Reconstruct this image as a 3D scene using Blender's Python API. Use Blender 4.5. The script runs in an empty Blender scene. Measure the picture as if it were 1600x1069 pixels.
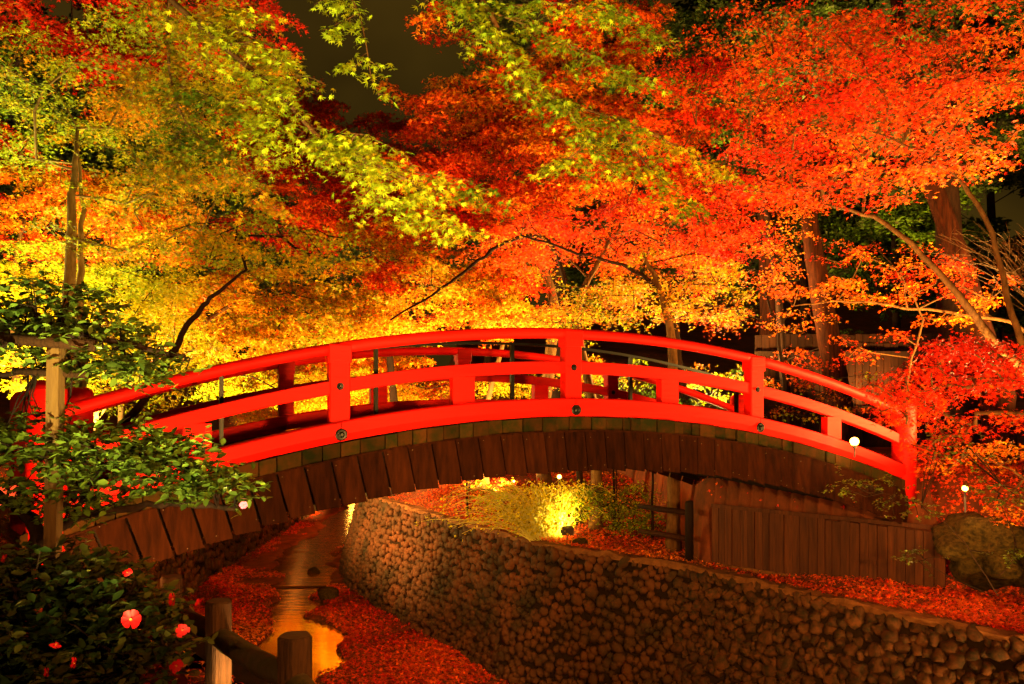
import bpy, math, random
import numpy as np
from mathutils import Vector, Matrix
from mathutils import noise as mnoise

rng = np.random.default_rng(7)
random.seed(7)
S = bpy.context.scene
COL = S.collection
F = 1250.0           # focal length in photograph pixels
HX, HY = 800.0, 628.0

# ---------------------------------------------------------------- camera
cam_d = bpy.data.cameras.new('camera')
cam = bpy.data.objects.new('camera', cam_d)
COL.objects.link(cam)
cam.location = (0, 0, 0)
cam.rotation_euler = (math.radians(90), 0, 0)
cam_d.sensor_width = 36.0
cam_d.lens = 36.0 * F / 1600.0
cam_d.shift_y = (HY - 534.5) / 1600.0
cam_d.clip_start = 0.05
cam_d.clip_end = 400
S.camera = cam

# ---------------------------------------------------------------- world: overcast night sky over a lit town
w = bpy.data.worlds.new('World')
S.world = w
w.use_nodes = True
nt = w.node_tree
nt.nodes.clear()
wo = nt.nodes.new('ShaderNodeOutputWorld')
bg = nt.nodes.new('ShaderNodeBackground')
tc = nt.nodes.new('ShaderNodeTexCoord')
nz = nt.nodes.new('ShaderNodeTexNoise')
nz.inputs['Scale'].default_value = 3.2
nz.inputs['Detail'].default_value = 4
cr = nt.nodes.new('ShaderNodeValToRGB')
cr.color_ramp.elements[0].position = .35
cr.color_ramp.elements[0].color = (.006, .0035, .0006, 1)
cr.color_ramp.elements[1].position = .72
cr.color_ramp.elements[1].color = (.026, .014, .0016, 1)
nt.links.new(tc.outputs['Generated'], nz.inputs['Vector'])
nt.links.new(nz.outputs['Fac'], cr.inputs['Fac'])
nt.links.new(cr.outputs['Color'], bg.inputs['Color'])
bg.inputs['Strength'].default_value = 0.8
nt.links.new(bg.outputs[0], wo.inputs['Surface'])

# ---------------------------------------------------------------- render settings
S.view_settings.view_transform = 'Standard'
S.view_settings.look = 'None'
S.view_settings.exposure = 1.7
S.view_settings.gamma = 1.0
S.view_settings.use_curve_mapping = False
S.render.engine = 'CYCLES'
cy = S.cycles
cy.max_bounces = 5
cy.diffuse_bounces = 2
cy.glossy_bounces = 2
cy.transmission_bounces = 3
cy.transparent_max_bounces = 4
cy.sample_clamp_indirect = 4
cy.sample_clamp_direct = 20
cy.use_denoising = True
cy.use_light_tree = True
cy.caustics_reflective = False
cy.caustics_refractive = False


def P(px, py, Y):
    """the point at depth Y that the photograph shows at (px, py)"""
    return np.array([(px - HX) / F * Y, Y, (HY - py) / F * Y])


# ---------------------------------------------------------------- materials
def mat(name, color, rough=.6, spec=.3, coat=0, noise=None, bump=None, metal=0, emit=None):
    m = bpy.data.materials.new(name)
    m.use_nodes = True
    t = m.node_tree
    b = t.nodes['Principled BSDF']
    b.inputs['Base Color'].default_value = (*color, 1)
    b.inputs['Roughness'].default_value = rough
    b.inputs['Specular IOR Level'].default_value = spec
    b.inputs['Coat Weight'].default_value = coat
    b.inputs['Metallic'].default_value = metal
    co = t.nodes.new('ShaderNodeTexCoord')
    oi = t.nodes.new('ShaderNodeObjectInfo')
    if noise:   # (second colour, scale, stretch xyz, contrast lo, hi)
        c2, sc, st, lo, hi = noise
        mp = t.nodes.new('ShaderNodeMapping')
        mp.inputs['Scale'].default_value = st
        ad = t.nodes.new('ShaderNodeVectorMath')
        ad.operation = 'ADD'
        mu = t.nodes.new('ShaderNodeMath')
        mu.operation = 'MULTIPLY'
        mu.inputs[1].default_value = 37
        t.links.new(oi.outputs['Random'], mu.inputs[0])
        t.links.new(co.outputs['Object'], ad.inputs[0])
        t.links.new(mu.outputs[0], ad.inputs[1])
        t.links.new(ad.outputs[0], mp.inputs['Vector'])
        n = t.nodes.new('ShaderNodeTexNoise')
        n.inputs['Scale'].default_value = sc
        n.inputs['Detail'].default_value = 6
        n.inputs['Roughness'].default_value = .65
        t.links.new(mp.outputs[0], n.inputs['Vector'])
        r = t.nodes.new('ShaderNodeValToRGB')
        r.color_ramp.elements[0].position = lo
        r.color_ramp.elements[1].position = hi
        r.color_ramp.elements[0].color = (*color, 1)
        r.color_ramp.elements[1].color = (*c2, 1)
        t.links.new(n.outputs['Fac'], r.inputs['Fac'])
        hs = t.nodes.new('ShaderNodeHueSaturation')
        mr = t.nodes.new('ShaderNodeMapRange')
        mr.inputs['To Min'].default_value = .72
        mr.inputs['To Max'].default_value = 1.28
        t.links.new(oi.outputs['Random'], mr.inputs['Value'])
        t.links.new(mr.outputs[0], hs.inputs['Value'])
        t.links.new(r.outputs[0], hs.inputs['Color'])
        t.links.new(hs.outputs[0], b.inputs['Base Color'])
        if bump:
            bp = t.nodes.new('ShaderNodeBump')
            bp.inputs['Strength'].default_value = bump
            bp.inputs['Distance'].default_value = .02
            t.links.new(n.outputs['Fac'], bp.inputs['Height'])
            t.links.new(bp.outputs[0], b.inputs['Normal'])
    if emit:
        b.inputs['Emission Color'].default_value = (*emit[0], 1)
        b.inputs['Emission Strength'].default_value = emit[1]
    return m


def leaf_mat(name, rough=.55, transl=.42, spec=.10):
    m = bpy.data.materials.new(name)
    m.use_nodes = True
    t = m.node_tree
    b = t.nodes['Principled BSDF']
    a = t.nodes.new('ShaderNodeAttribute')
    a.attribute_name = 'Col'
    t.links.new(a.outputs['Color'], b.inputs['Base Color'])
    b.inputs['Roughness'].default_value = rough
    b.inputs['Specular IOR Level'].default_value = spec
    b.inputs['Specular Tint'].default_value = (1, .8, .45, 1)
    tr = t.nodes.new('ShaderNodeBsdfTranslucent')
    t.links.new(a.outputs['Color'], tr.inputs['Color'])
    mx = t.nodes.new('ShaderNodeMixShader')
    mx.inputs[0].default_value = transl
    t.links.new(b.outputs[0], mx.inputs[1])
    t.links.new(tr.outputs[0], mx.inputs[2])
    t.links.new(mx.outputs[0], t.nodes['Material Output'].inputs['Surface'])
    return m


M = {
    'red': mat('red_lacquer', (.56, .0035, .0012), .58, .08, .0, noise=((.26, .005, .002), 3.4, (.6, 3, 5), .42, .78), bump=.3),
    'redold': mat('red_weathered', (.50, .014, .005), .55, .3, 0, noise=((.30, .03, .01), 4, (1, 1, 4), .45, .75), bump=.25),
    'skirt': mat('dark_boards', (.022, .0050, .0013), .85, .02, noise=((.007, .0019, .0006), 3, (6, 6, .7), .35, .7), bump=.5),
    'deck': mat('mossy_plank_ends', (.034, .012, .0025), .9, .03, noise=((.009, .010, .0018), 5, (1, 1, 1), .38, .62), bump=.6),
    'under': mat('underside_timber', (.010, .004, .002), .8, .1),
    'black': mat('black_iron', (.0035, .003, .0025), .4, .25),
    'board': mat('brown_boards', (.085, .022, .005), .75, .15, noise=((.03, .008, .003), 3, (7, 7, .6), .3, .7), bump=.5),
    'boarddark': mat('old_dark_boards', (.030, .008, .002), .8, .1, noise=((.012, .0035, .001), 3, (7, 7, .6), .3, .7), bump=.5),
    'pole': mat('pale_timber', (.17, .075, .015), .7, .2, noise=((.12, .05, .012), 5, (8, 8, .7), .35, .7), bump=.5),
    'log': mat('dark_log', (.042, .014, .004), .85, .08, noise=((.015, .006, .002), 6, (9, 9, .8), .35, .7), bump=1.0),
    'logtop': mat('log_end', (.06, .022, .007), .9, .1, noise=((.07, .035, .015), 14, (1, 1, 1), .35, .7), bump=.5),
    'moss': mat('mossy_log', (.05, .030, .007), .95, .1, noise=((.07, .035, .014), 12, (1, 1, 1), .4, .65), bump=1.2),
    'stone': mat('cobble', (.082, .024, .0055), .8, .15, noise=((.018, .011, .003), 1.1, (1, 1, 1), .35, .65), bump=.8),
    'mortar': mat('wall_backing', (.012, .005, .002), .95, .05, noise=((.02, .010, .003), 5, (1, 1, 1), .4, .7), bump=.4),
    'coping': mat('earth_coping', (.14, .05, .014), .9, .1, noise=((.06, .02, .006), 6, (1, 1, 1), .4, .7), bump=.7),
    'ground': mat('leafy_soil', (.15, .032, .010), .95, .1, noise=((.05, .018, .008), 2.5, (1, 1, 1), .35, .7), bump=.6),
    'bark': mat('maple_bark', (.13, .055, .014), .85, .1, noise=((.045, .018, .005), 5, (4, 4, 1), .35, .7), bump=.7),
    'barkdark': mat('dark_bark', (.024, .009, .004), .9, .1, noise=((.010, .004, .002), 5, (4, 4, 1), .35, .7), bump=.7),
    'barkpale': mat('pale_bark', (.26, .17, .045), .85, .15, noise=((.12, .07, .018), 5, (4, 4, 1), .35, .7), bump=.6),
    'cedar': mat('cedar_bark', (.05, .011, .0035), .9, .05, noise=((.014, .004, .002), 3, (8, 8, .5), .35, .65), bump=1.0),
    'boulder': mat('boulder', (.06, .034, .007), .9, .05, noise=((.015, .010, .003), 7, (1, 1, 1), .38, .62), bump=1.6),
    'maple': leaf_mat('maple_leaf'),
    'fallen': leaf_mat('fallen_leaf', .5, .1, .25),
    'camellia': leaf_mat('camellia_leaf', .32, .12, .3),
    'evergreen': leaf_mat('evergreen_leaf', .5, .2, .3),
    'petal': mat('red_petal', (.34, .0015, .002), .55, .12),
    'pinkpetal': mat('pink_petal', (.8, .10, .25), .5, .3),
    'stamen': mat('stamen', (.5, .12, .01), .6, .3),
    'housing': mat('lamp_housing', (.05, .035, .03), .5, .4),
    'bulb': mat('lit_bulb', (1, .8, .4), .5, .3, emit=((1, .42, .03), 14)),
    'lens': mat('lit_lens', (1, .8, .4), .5, .3, emit=((1, .62, .14), 2)),
    'wood_path': mat('path_earth', (.12, .05, .02), .95, .1, noise=((.07, .03, .012), 6, (1, 1, 1), .4, .7), bump=.6),
}
# water
m = bpy.data.materials.new('stream_water')
m.use_nodes = True
t = m.node_tree
b = t.nodes['Principled BSDF']
b.inputs['Base Color'].default_value = (.15, .050, .007, 1)
b.inputs['Roughness'].default_value = .10
b.inputs['Specular IOR Level'].default_value = 1.0
b.inputs['IOR'].default_value = 1.5
b.inputs['Coat Weight'].default_value = .25
b.inputs['Specular Tint'].default_value = (1, .6, .25, 1)
b.inputs['Coat Roughness'].default_value = .05
co = t.nodes.new('ShaderNodeTexCoord')
mp = t.nodes.new('ShaderNodeMapping')
mp.inputs['Scale'].default_value = (1.0, 2.6, 1)
n1 = t.nodes.new('ShaderNodeTexNoise')
n1.inputs['Scale'].default_value = 1.4
n1.inputs['Detail'].default_value = 4
bp = t.nodes.new('ShaderNodeBump')
bp.inputs['Strength'].default_value = .16
bp.inputs['Distance'].default_value = .06
t.links.new(co.outputs['Object'], mp.inputs[0])
t.links.new(mp.outputs[0], n1.inputs['Vector'])
t.links.new(n1.outputs['Fac'], bp.inputs['Height'])
sx_ = t.nodes.new('ShaderNodeSeparateXYZ')
mr_ = t.nodes.new('ShaderNodeMapRange')
mr_.inputs['From Min'].default_value = 20; mr_.inputs['From Max'].default_value = 30
mr_.inputs['To Min'].default_value = .07; mr_.inputs['To Max'].default_value = .9
t.links.new(co.outputs['Object'], sx_.inputs[0])
t.links.new(sx_.outputs['Y'], mr_.inputs['Value'])
t.links.new(mr_.outputs[0], bp.inputs['Strength'])
t.links.new(bp.outputs[0], b.inputs['Normal'])
t.links.new(bp.outputs[0], b.inputs['Coat Normal'])
M['water'] = m


# ---------------------------------------------------------------- object helpers
def props(o, label=None, cat=None, group=None, kind=None):
    if label: o['label'] = label
    if cat: o['category'] = cat
    if group: o['group'] = group
    if kind: o['kind'] = kind
    return o


def empty(name, loc, label=None, cat=None, group=None, rz=0):
    o = bpy.data.objects.new(name, None)
    COL.objects.link(o)
    o.location = loc
    o.rotation_euler = (0, 0, rz)
    o.empty_display_size = .1
    return props(o, label, cat, group)


def link(name, me, parent=None, m=None, loc=None):
    o = bpy.data.objects.new(name, me)
    COL.objects.link(o)
    if m is not None and not me.materials:
        me.materials.append(m)
    if parent: o.parent = parent
    if loc is not None: o.location = loc
    return o


def mesh(name, V, Fc, smooth=False):
    me = bpy.data.meshes.new(name)
    me.from_pydata([tuple(map(float, v)) for v in V], [], [tuple(map(int, f)) for f in Fc])
    if smooth:
        me.polygons.foreach_set('use_smooth', [True] * len(me.polygons))
    me.update()
    return me


def fast_mesh(name, V, T, C=None, smooth=False):
    """triangles only, numpy in"""
    V = np.ascontiguousarray(V, dtype=np.float32)
    T = np.ascontiguousarray(T, dtype=np.int32)
    me = bpy.data.meshes.new(name)
    me.vertices.add(len(V))
    me.vertices.foreach_set('co', V.ravel())
    me.loops.add(T.size)
    me.loops.foreach_set('vertex_index', T.ravel())
    me.polygons.add(len(T))
    me.polygons.foreach_set('loop_start', np.arange(0, T.size, 3, dtype=np.int32))
    me.polygons.foreach_set('loop_total', np.full(len(T), 3, dtype=np.int32))
    if smooth:
        me.polygons.foreach_set('use_smooth', np.ones(len(T), dtype=bool))
    me.update(calc_edges=True)
    if C is not None:
        a = me.color_attributes.new('Col', 'FLOAT_COLOR', 'POINT')
        C4 = np.ones((len(V), 4), dtype=np.float32)
        C4[:, :3] = C
        a.data.foreach_set('color', C4.ravel())
    return me


class MB:
    def __init__(s):
        s.V = []; s.F = []

    def add(s, V, Fc):
        n = len(s.V)
        s.V += [tuple(v) for v in V]
        s.F += [tuple(i + n for i in f) for f in Fc]

    def box(s, x0, x1, y0, y1, z0, z1, bev=0.0):
        if bev <= 0:
            V = [(x0, y0, z0), (x1, y0, z0), (x1, y1, z0), (x0, y1, z0), (x0, y0, z1), (x1, y0, z1), (x1, y1, z1), (x0, y1, z1)]
            s.add(V, [(0, 3, 2, 1), (4, 5, 6, 7), (0, 1, 5, 4), (1, 2, 6, 5), (2, 3, 7, 6), (3, 0, 4, 7)])
        else:
            b = bev
            prof = lambda q: [(x0 + q, y0), (x1 - q, y0), (x1, y0 + q), (x1, y1 - q), (x1 - q, y1), (x0 + q, y1), (x0, y1 - q), (x0, y0 + q)]
            inn = [(x0 + b, y0 + b), (x1 - b, y0 + b), (x1 - b, y0 + b), (x1 - b, y1 - b), (x1 - b, y1 - b), (x0 + b, y1 - b), (x0 + b, y1 - b), (x0 + b, y0 + b)]
            V = [(x, y, z0) for x, y in prof(b)] + [(x, y, z1 - b) for x, y in prof(b)] + [(x, y, z1) for x, y in [((p[0] + q[0]) / 2, (p[1] + q[1]) / 2) for p, q in zip(prof(b), inn)]]
            Fs = [tuple(reversed(range(8))), tuple(range(16, 24))]
            for r in (0, 8):
                for i in range(8):
                    j = (i + 1) % 8
                    Fs.append((r + i, r + j, r + 8 + j, r + 8 + i))
            s.add(V, Fs)

    def tube(s, pts, rad, n=6, cap=True):
        pts = [Vector(p) for p in pts]
        k = len(pts)
        if not hasattr(rad, '__len__'): rad = [rad] * k
        up = Vector((0.013, .02, 1))
        V = []
        prev = None
        for i, p in enumerate(pts):
            d = (pts[min(i + 1, k - 1)] - pts[max(i - 1, 0)])
            if d.length < 1e-9: d = Vector((0, 0, 1))
            d.normalize()
            if prev is None:
                a = d.cross(up)
                if a.length < .1: a = d.cross(Vector((1, 0, 0)))
            else:
                a = prev - d * prev.dot(d)
            a.normalize()
            prev = a.copy()
            bb = d.cross(a)
            for j in range(n):
                q = 2 * math.pi * j / n
                V.append(p + (a * math.cos(q) + bb * math.sin(q)) * rad[i])
        Fs = []
        for i in range(k - 1):
            for j in range(n):
                j2 = (j + 1) % n
                Fs.append((i * n + j, i * n + j2, (i + 1) * n + j2, (i + 1) * n + j))
        if cap:
            Fs.append(tuple(reversed(range(n))))
            Fs.append(tuple(range((k - 1) * n, k * n)))
        s.add(V, Fs)

    def lathe(s, prof, n=16, c=(0, 0, 0)):
        V = []
        for r, z in prof:
            for j in range(n):
                q = 2 * math.pi * j / n
                V.append((c[0] + r * math.cos(q), c[1] + r * math.sin(q), c[2] + z))
        Fs = []
        k = len(prof)
        for i in range(k - 1):
            for j in range(n):
                j2 = (j + 1) % n
                Fs.append((i * n + j, i * n + j2, (i + 1) * n + j2, (i + 1) * n + j))
        Fs.append(tuple(reversed(range(n))))
        Fs.append(tuple(range((k - 1) * n, k * n)))
        s.add(V, Fs)

    def build(s, name, m, parent=None, smooth=False):
        me = mesh(name, s.V, s.F, smooth)
        return link(name, me, parent, m)


def sweep(ss, prof, zf, closed=True):
    """profile [(y, dz)] swept along local x=ss with base height zf(s)"""
    mb = MB()
    n = len(prof)
    V = [(s_, y, zf(s_) + z) for s_ in ss for (y, z) in prof]
    Fs = []
    for i in range(len(ss) - 1):
        for j in range(n):
            j2 = (j + 1) % n
            Fs.append((i * n + j, (i + 1) * n + j, (i + 1) * n + j2, i * n + j2))
    Fs.append(tuple(range(n)))
    Fs.append(tuple(reversed(range((len(ss) - 1) * n, len(ss) * n))))
    mb.add(V, Fs)
    return mb


def curve(pts, n=8):
    """Catmull-Rom through pts"""
    p = [np.array(q, float) for q in pts]
    p = [2 * p[0] - p[1]] + p + [2 * p[-1] - p[-2]]
    out = []
    for i in range(1, len(p) - 2):
        for k in range(n):
            u = k / n
            out.append(.5 * ((2 * p[i]) + (-p[i - 1] + p[i + 1]) * u + (2 * p[i - 1] - 5 * p[i] + 4 * p[i + 1] - p[i + 2]) * u * u
                             + (-p[i - 1] + 3 * p[i] - 3 * p[i + 1] + p[i + 2]) * u ** 3))
    out.append(p[-2])
    return out


# ---------------------------------------------------------------- leaves
def _fan(n):
    return [(0, i, i + 1) for i in range(1, n - 1)] + [(0, n - 1, 1)]


def star(tips, lens, notch, back=.12, droop=.25):
    V = [(0, 0, 0), (-back, 0, 0)]
    for i, (a, l) in enumerate(zip(tips, lens)):
        a = math.radians(a)
        V.append((l * math.cos(a), l * math.sin(a), -droop * l * l))
        if i < len(tips) - 1:
            m_ = math.radians((tips[i] + tips[i + 1]) / 2)
            V.append((notch * math.cos(m_), notch * math.sin(m_), 0.02))
    return np.array(V), np.array(_fan(len(V)))


TPL = {
    'near': star([-128, -84, -41, 0, 41, 84, 128], [.42, .74, .93, 1, .93, .74, .42], .27),
    'mid': star([-112, -56, 0, 56, 112], [.6, .9, 1, .9, .6], .28),
    'far': (np.array([(-.5, 0, 0), (.15, -.85, -.15), (.1, -.18, .02), (.95, 0, -.2), (.1, .18, .02), (.15, .85, -.15)]),
            np.array([(0, 1, 2), (0, 2, 3), (0, 3, 4), (0, 4, 5)])),
    'oval': (np.array([(-.1, 0, 0), (.35, -.30, .06), (1, 0, -.08), (.35, .30, .06), (.45, 0, -.03), (.75, -.2, .0), (.75, .2, 0)]),
             np.array([(0, 1, 4), (0, 4, 3), (1, 5, 4), (4, 6, 3), (5, 2, 4), (4, 2, 6)])),
    'quad': (np.array([(-.5, 0, 0), (.1, -.4, .05), (.9, 0, -.1), (.1, .4, .05)]), np.array([(0, 1, 2), (0, 2, 3)])),
}


def unit(a):
    return a / np.maximum(np.linalg.norm(a, axis=-1, keepdims=True), 1e-9)


def leaves(pos, nrm, tip, size, col, kind):
    """arrays -> V, T, C"""
    tv, tt = TPL[kind]
    n = unit(nrm)
    d = unit(tip - n * np.sum(tip * n, axis=1, keepdims=True))
    s_ = np.cross(n, d)
    size = np.broadcast_to(size, (len(pos),))
    V = pos[:, None, :] + size[:, None, None] * (tv[None, :, 0:1] * d[:, None, :] + tv[None, :, 1:2] * s_[:, None, :] + tv[None, :, 2:3] * n[:, None, :])
    k = len(tv)
    T = tt[None] + (np.arange(len(pos)) * k)[:, None, None]
    C = np.repeat(col, k, axis=0)
    return V.reshape(-1, 3), T.reshape(-1, 3), C


def vnoise(p, sc, off=0.0):
    """cheap smooth value in -1..1"""
    q = p * sc + off
    return (np.sin(q[:, 0] * 1.3 + 1.7 * np.sin(q[:, 2] * 1.1 + off)) + np.sin(q[:, 1] * 1.7 + 1.3 * np.sin(q[:, 0] * .9)) + np.sin(q[:, 2] * 2.1 + 1.1 * np.sin(q[:, 1] * 1.2 + off))) / 3


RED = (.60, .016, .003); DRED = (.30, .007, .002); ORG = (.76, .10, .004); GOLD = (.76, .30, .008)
YEL = (.70, .50, .01); YGR = (.36, .44, .012); GRN = (.11, .21, .010); DGRN = (.035, .06, .006); OLV = (.24, .22, .008)


def colours(pos, pal, sc=.9, off=0.0, padrnd=None):
    pal = np.array(pal, float)
    x = .5 + .62 * vnoise(pos, sc, off) + rng.normal(0, .14, len(pos))
    if padrnd is not None: x = x + padrnd
    x = np.clip(x, 0, .999) * (len(pal) - 1)
    i = x.astype(int)
    f_ = (x - i)[:, None]
    c = pal[i] * (1 - f_) + pal[np.minimum(i + 1, len(pal) - 1)] * f_
    return c * rng.uniform(.45, 1.35, (len(pos), 1))


def pads_to_leaves(pads, kind, size, per, pal, off, tilt=.55, cs=.9):
    """pads: (x,y,z,r). flat drooping sprays"""
    PP, NN, TT_, PR = [], [], [], []
    for (x, y, z, r) in pads:
        n = int(per * 1.75 * (r / .7) ** 2)
        if n < 4: continue
        th = rng.uniform(0, 2 * math.pi, n)
        rr = np.sqrt(rng.uniform(0, 1, n))
        k1, k2 = rng.uniform(0, 6.28, 2)
        lob = r * (.72 + .2 * np.sin(3 * th + k1) + .16 * np.sin(5 * th + k2))
        # fingers: leaves gather along twigs radiating from the centre
        nf = rng.integers(7, 12)
        th = th + .35 * np.sin(nf * th) / nf * 2.2
        rad = rr * lob
        tx, ty = rng.normal(0, .16, 2)
        px = x + rad * np.cos(th); py = y + rad * np.sin(th)
        pz = z - .30 * r * rr ** 2 + rng.normal(0, .05 * r + .015, n) + tx * rad * np.cos(th) + ty * rad * np.sin(th)
        PP.append(np.stack([px, py, pz], 1))
        NN.append(np.array([0, 0, 1.0]) + rng.normal(0, tilt, (n, 3)))
        TT_.append(np.stack([np.cos(th), np.sin(th), np.full(n, -.35)], 1) + rng.normal(0, .5, (n, 3)))
        PR.append(np.full(n, rng.normal(0, .2)))
    pos = np.concatenate(PP); pr = np.concatenate(PR)
    c = colours(pos, pal, cs, off, pr)
    sz = size * rng.uniform(.7, 1.2, len(pos))
    return leaves(pos, np.concatenate(NN), np.concatenate(TT_), sz, c, kind)


def skeleton(trunk, pads, step=.45, jit=.06, tip=.006, maxr=None):
    """connect pads to the trunk polyline; returns nodes, parents, radii"""
    nodes = [np.array(p, float) for p in trunk]
    par = [-1] + list(range(len(trunk) - 1))
    start = max(1, int(len(trunk) * .4))
    pc = [np.array(p[:3]) for p in pads]
    top = nodes[-1]
    pc.sort(key=lambda q: min(np.linalg.norm(q - n_) for n_ in nodes[start:]))
    for q in pc:
        A = np.array(nodes[start:])
        dv = q - A
        dist = np.linalg.norm(dv, axis=1)
        cost = dist * (1 + .5 * np.clip(-dv[:, 2] / np.maximum(dist, .01), 0, 1))
        i = int(np.argmin(cost)) + start
        a = nodes[i]
        L = np.linalg.norm(q - a)
        k = max(1, int(L / step))
        prev = i
        for j in range(1, k + 1):
            u = j / k
            pt = a + (q - a) * u
            pt = pt + np.array([0, 0, 1]) * math.sin(u * math.pi) * L * .10
            if j < k: pt = pt + rng.normal(0, jit, 3) * min(1, L)
            nodes.append(pt); par.append(prev); prev = len(nodes) - 1
    n = len(nodes)
    acc = np.full(n, 0.0)
    ch = [0] * n
    for i in range(n):
        if par[i] >= 0: ch[par[i]] += 1
    e = 2.4
    for i in range(n - 1, -1, -1):
        if acc[i] == 0: acc[i] = tip ** e
        else: acc[i] += (tip * .35) ** e
        if par[i] >= 0: acc[par[i]] += acc[i]
    r = acc ** (1 / e)
    return nodes, par, r


def tubes_np(segs, nside=5):
    """segs: list of (pts list, radii list)"""
    mb = MB()
    for pts, rad in segs:
        mb.tube(pts, rad, nside, cap=True)
    return mb


def chains(nodes, par, r, ntrunk):
    """split skeleton into chains, grouped by which first-order limb they belong to"""
    n = len(nodes)
    kids = [[] for _ in range(n)]
    for i in range(n):
        if par[i] >= 0: kids[par[i]].append(i)
    limbs = []

    def walk(start, parent, out):
        stack = [(start, parent)]
        while stack:
            s0, p0 = stack.pop()
            pts = [nodes[p0], nodes[s0]]
            rad = [min(r[p0], r[s0] * 1.15), r[s0]]
            c = s0
            while kids[c]:
                ks = sorted(kids[c], key=lambda q: -r[q])
                for o_ in ks[1:]: stack.append((o_, c))
                c = ks[0]
                pts.append(nodes[c]); rad.append(r[c])
            out.append((pts, rad))
    for i in range(ntrunk):
        for k in kids[i]:
            if k >= ntrunk:
                o = []
                walk(k, i, o)
                limbs.append((r[k], o))
    limbs.sort(key=lambda q: -q[0])
    return limbs


# ---------------------------------------------------------------- terrain
LE = np.array([(6, -6), (3, -1), (1, 1.5), (.1, 3.3), (-1.0, 4.75), (-1.5, 5.1), (-2.8, 6.6), (-3.8, 7.6), (-4.8, 9.3), (-5.3, 11.2), (-6.5, 13.4), (-8, 16.3), (-9.2, 20), (-9.7, 30), (-10, 45), (-10.2, 70)], float)
RE = np.array([(14, -6), (11, 0), (9, 4), (7.5, 6.8), (5.9, 9.2), (4.37, 11.16), (3.3, 12.75), (2.7, 13.5), (1.73, 14.35), (.72, 15.2), (0, 16.3), (-.7, 17.45), (-1.5, 18.7), (-2.4, 20.3), (-3.5, 22.2), (-4.6, 25), (-5.4, 30), (-6.2, 38), (-6.6, 50), (-7, 70)], float)
WATER = np.array([(10, -2.6, -1.2), (15.45, -4.45, -3.34), (18.8, -5.57, -3.99), (20.2, -5.7, -4.75), (23.6, -7.1, -5.5), (26, -7.75, -5.9), (30.7, -8.25, -6.3), (33.7, -8.2, -6.4), (39.6, -8.5, -6.8), (45, -8.9, -7.2), (70, -9.1, -7.4)])
BED, BANK = -5.40, -2.75


def sst(x):
    x = np.clip(x, 0, 1)
    return x * x * (3 - 2 * x)


BA, BB = np.array([3.37, 13.4]), np.array([5.9, 11.0])   # board wall ends
bn = np.array([-(BB - BA)[1], (BB - BA)[0]]); bn = bn / np.linalg.norm(bn)
if bn[1] < 0: bn = -bn


def wobble(x, y):
    return .5 * np.sin(x * 1.9 + 1.3 * np.sin(y * .8)) + .3 * np.sin(y * 2.7 + x) + .2 * np.sin(x * 5.1 - y * 3.3)


def ground_z(x, y):
    x = np.asarray(x, float); y = np.asarray(y, float)
    xl = np.interp(y, LE[:, 1], LE[:, 0]); xr = np.interp(y, RE[:, 1], RE[:, 0])
    left = -1.9 + .62 * sst((y - 5.5) / 2.5) * sst((xl - x) / 1.2) + .05 * wobble(x, y) - .5 * sst((y - 12) / 6) * sst(1 - (xl - x) / 3)
    d = (x - BA[0]) * bn[0] + (y - BA[1]) * bn[1]
    behind = sst((d - .12) / .12) * sst((x - 3.28) / .1) * (x < 5.95) + sst((d + .1) / 1.0) * (x >= 5.95)
    right = BANK + .20 * sst((x - 3.9) / 1.5) * sst((x - xr - .35) / .8) + .05 * wobble(x, y) * sst((x - xr - .4) / .6) + 1.5 * np.clip(behind, 0, 1)
    right = np.where(behind < .5, np.maximum(right, BANK + .11 * np.clip(y - 15, 0, 6) * sst((x - xr) / 2)), right)
    hill = .25 * np.clip(y - 26, 0, 40) + .10 * np.clip(np.abs(x) - 12, 0, 30)
    bank = np.where(x < xl, left, right)
    far = np.where(x < xl, xl - x, x - xr)
    bank = bank + hill * sst(far / 4)
    wl = np.interp(y, WATER[:, 0], WATER[:, 1]) + .42 * wobble(x * .2, y * .9) + .14 * wobble(x + 5, y * 3.1)
    wr = np.interp(y, WATER[:, 0], WATER[:, 2]) + .42 * wobble(x * .2 + 3, y * 1.1 + 2) + .16 * wobble(x + 2, y * 3.7)
    edge = np.minimum(x - wl, wr - x)
    lvl = .05 * sst((y - 22.6 - .0 * x) / 2.2)
    bed = BED + lvl + .045 * wobble(x * 1.3, y * 1.3) + .10 * sst((-edge) / 2.0) - .32 * sst((edge + .06) / .16)
    return np.where((x > xl - .12) & (x < xr + .12), bed, bank)


xs = np.unique(np.concatenate([np.arange(-60, -12, 2.5), np.arange(-12, 9.01, .16), np.arange(9, 60, 2.5)]))
ys = np.unique(np.concatenate([np.arange(-6, 9, .4), np.arange(9, 27, .16), np.arange(27, 45, .35), np.arange(45, 110, 4)]))
GX, GY = np.meshgrid(xs, ys)
GZ = ground_z(GX, GY)
nx, ny = len(xs), len(ys)
V = np.stack([GX.ravel(), GY.ravel(), GZ.ravel()], 1)
idx = np.arange(nx * ny).reshape(ny, nx)
q = np.stack([idx[:-1, :-1], idx[:-1, 1:], idx[1:, 1:], idx[1:, :-1]], -1).reshape(-1, 4)
T = np.concatenate([q[:, [0, 1, 2]], q[:, [0, 2, 3]]])
g = link('ground', fast_mesh('ground', V, T, smooth=True), None, M['ground'])
g['kind'] = 'structure'

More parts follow.
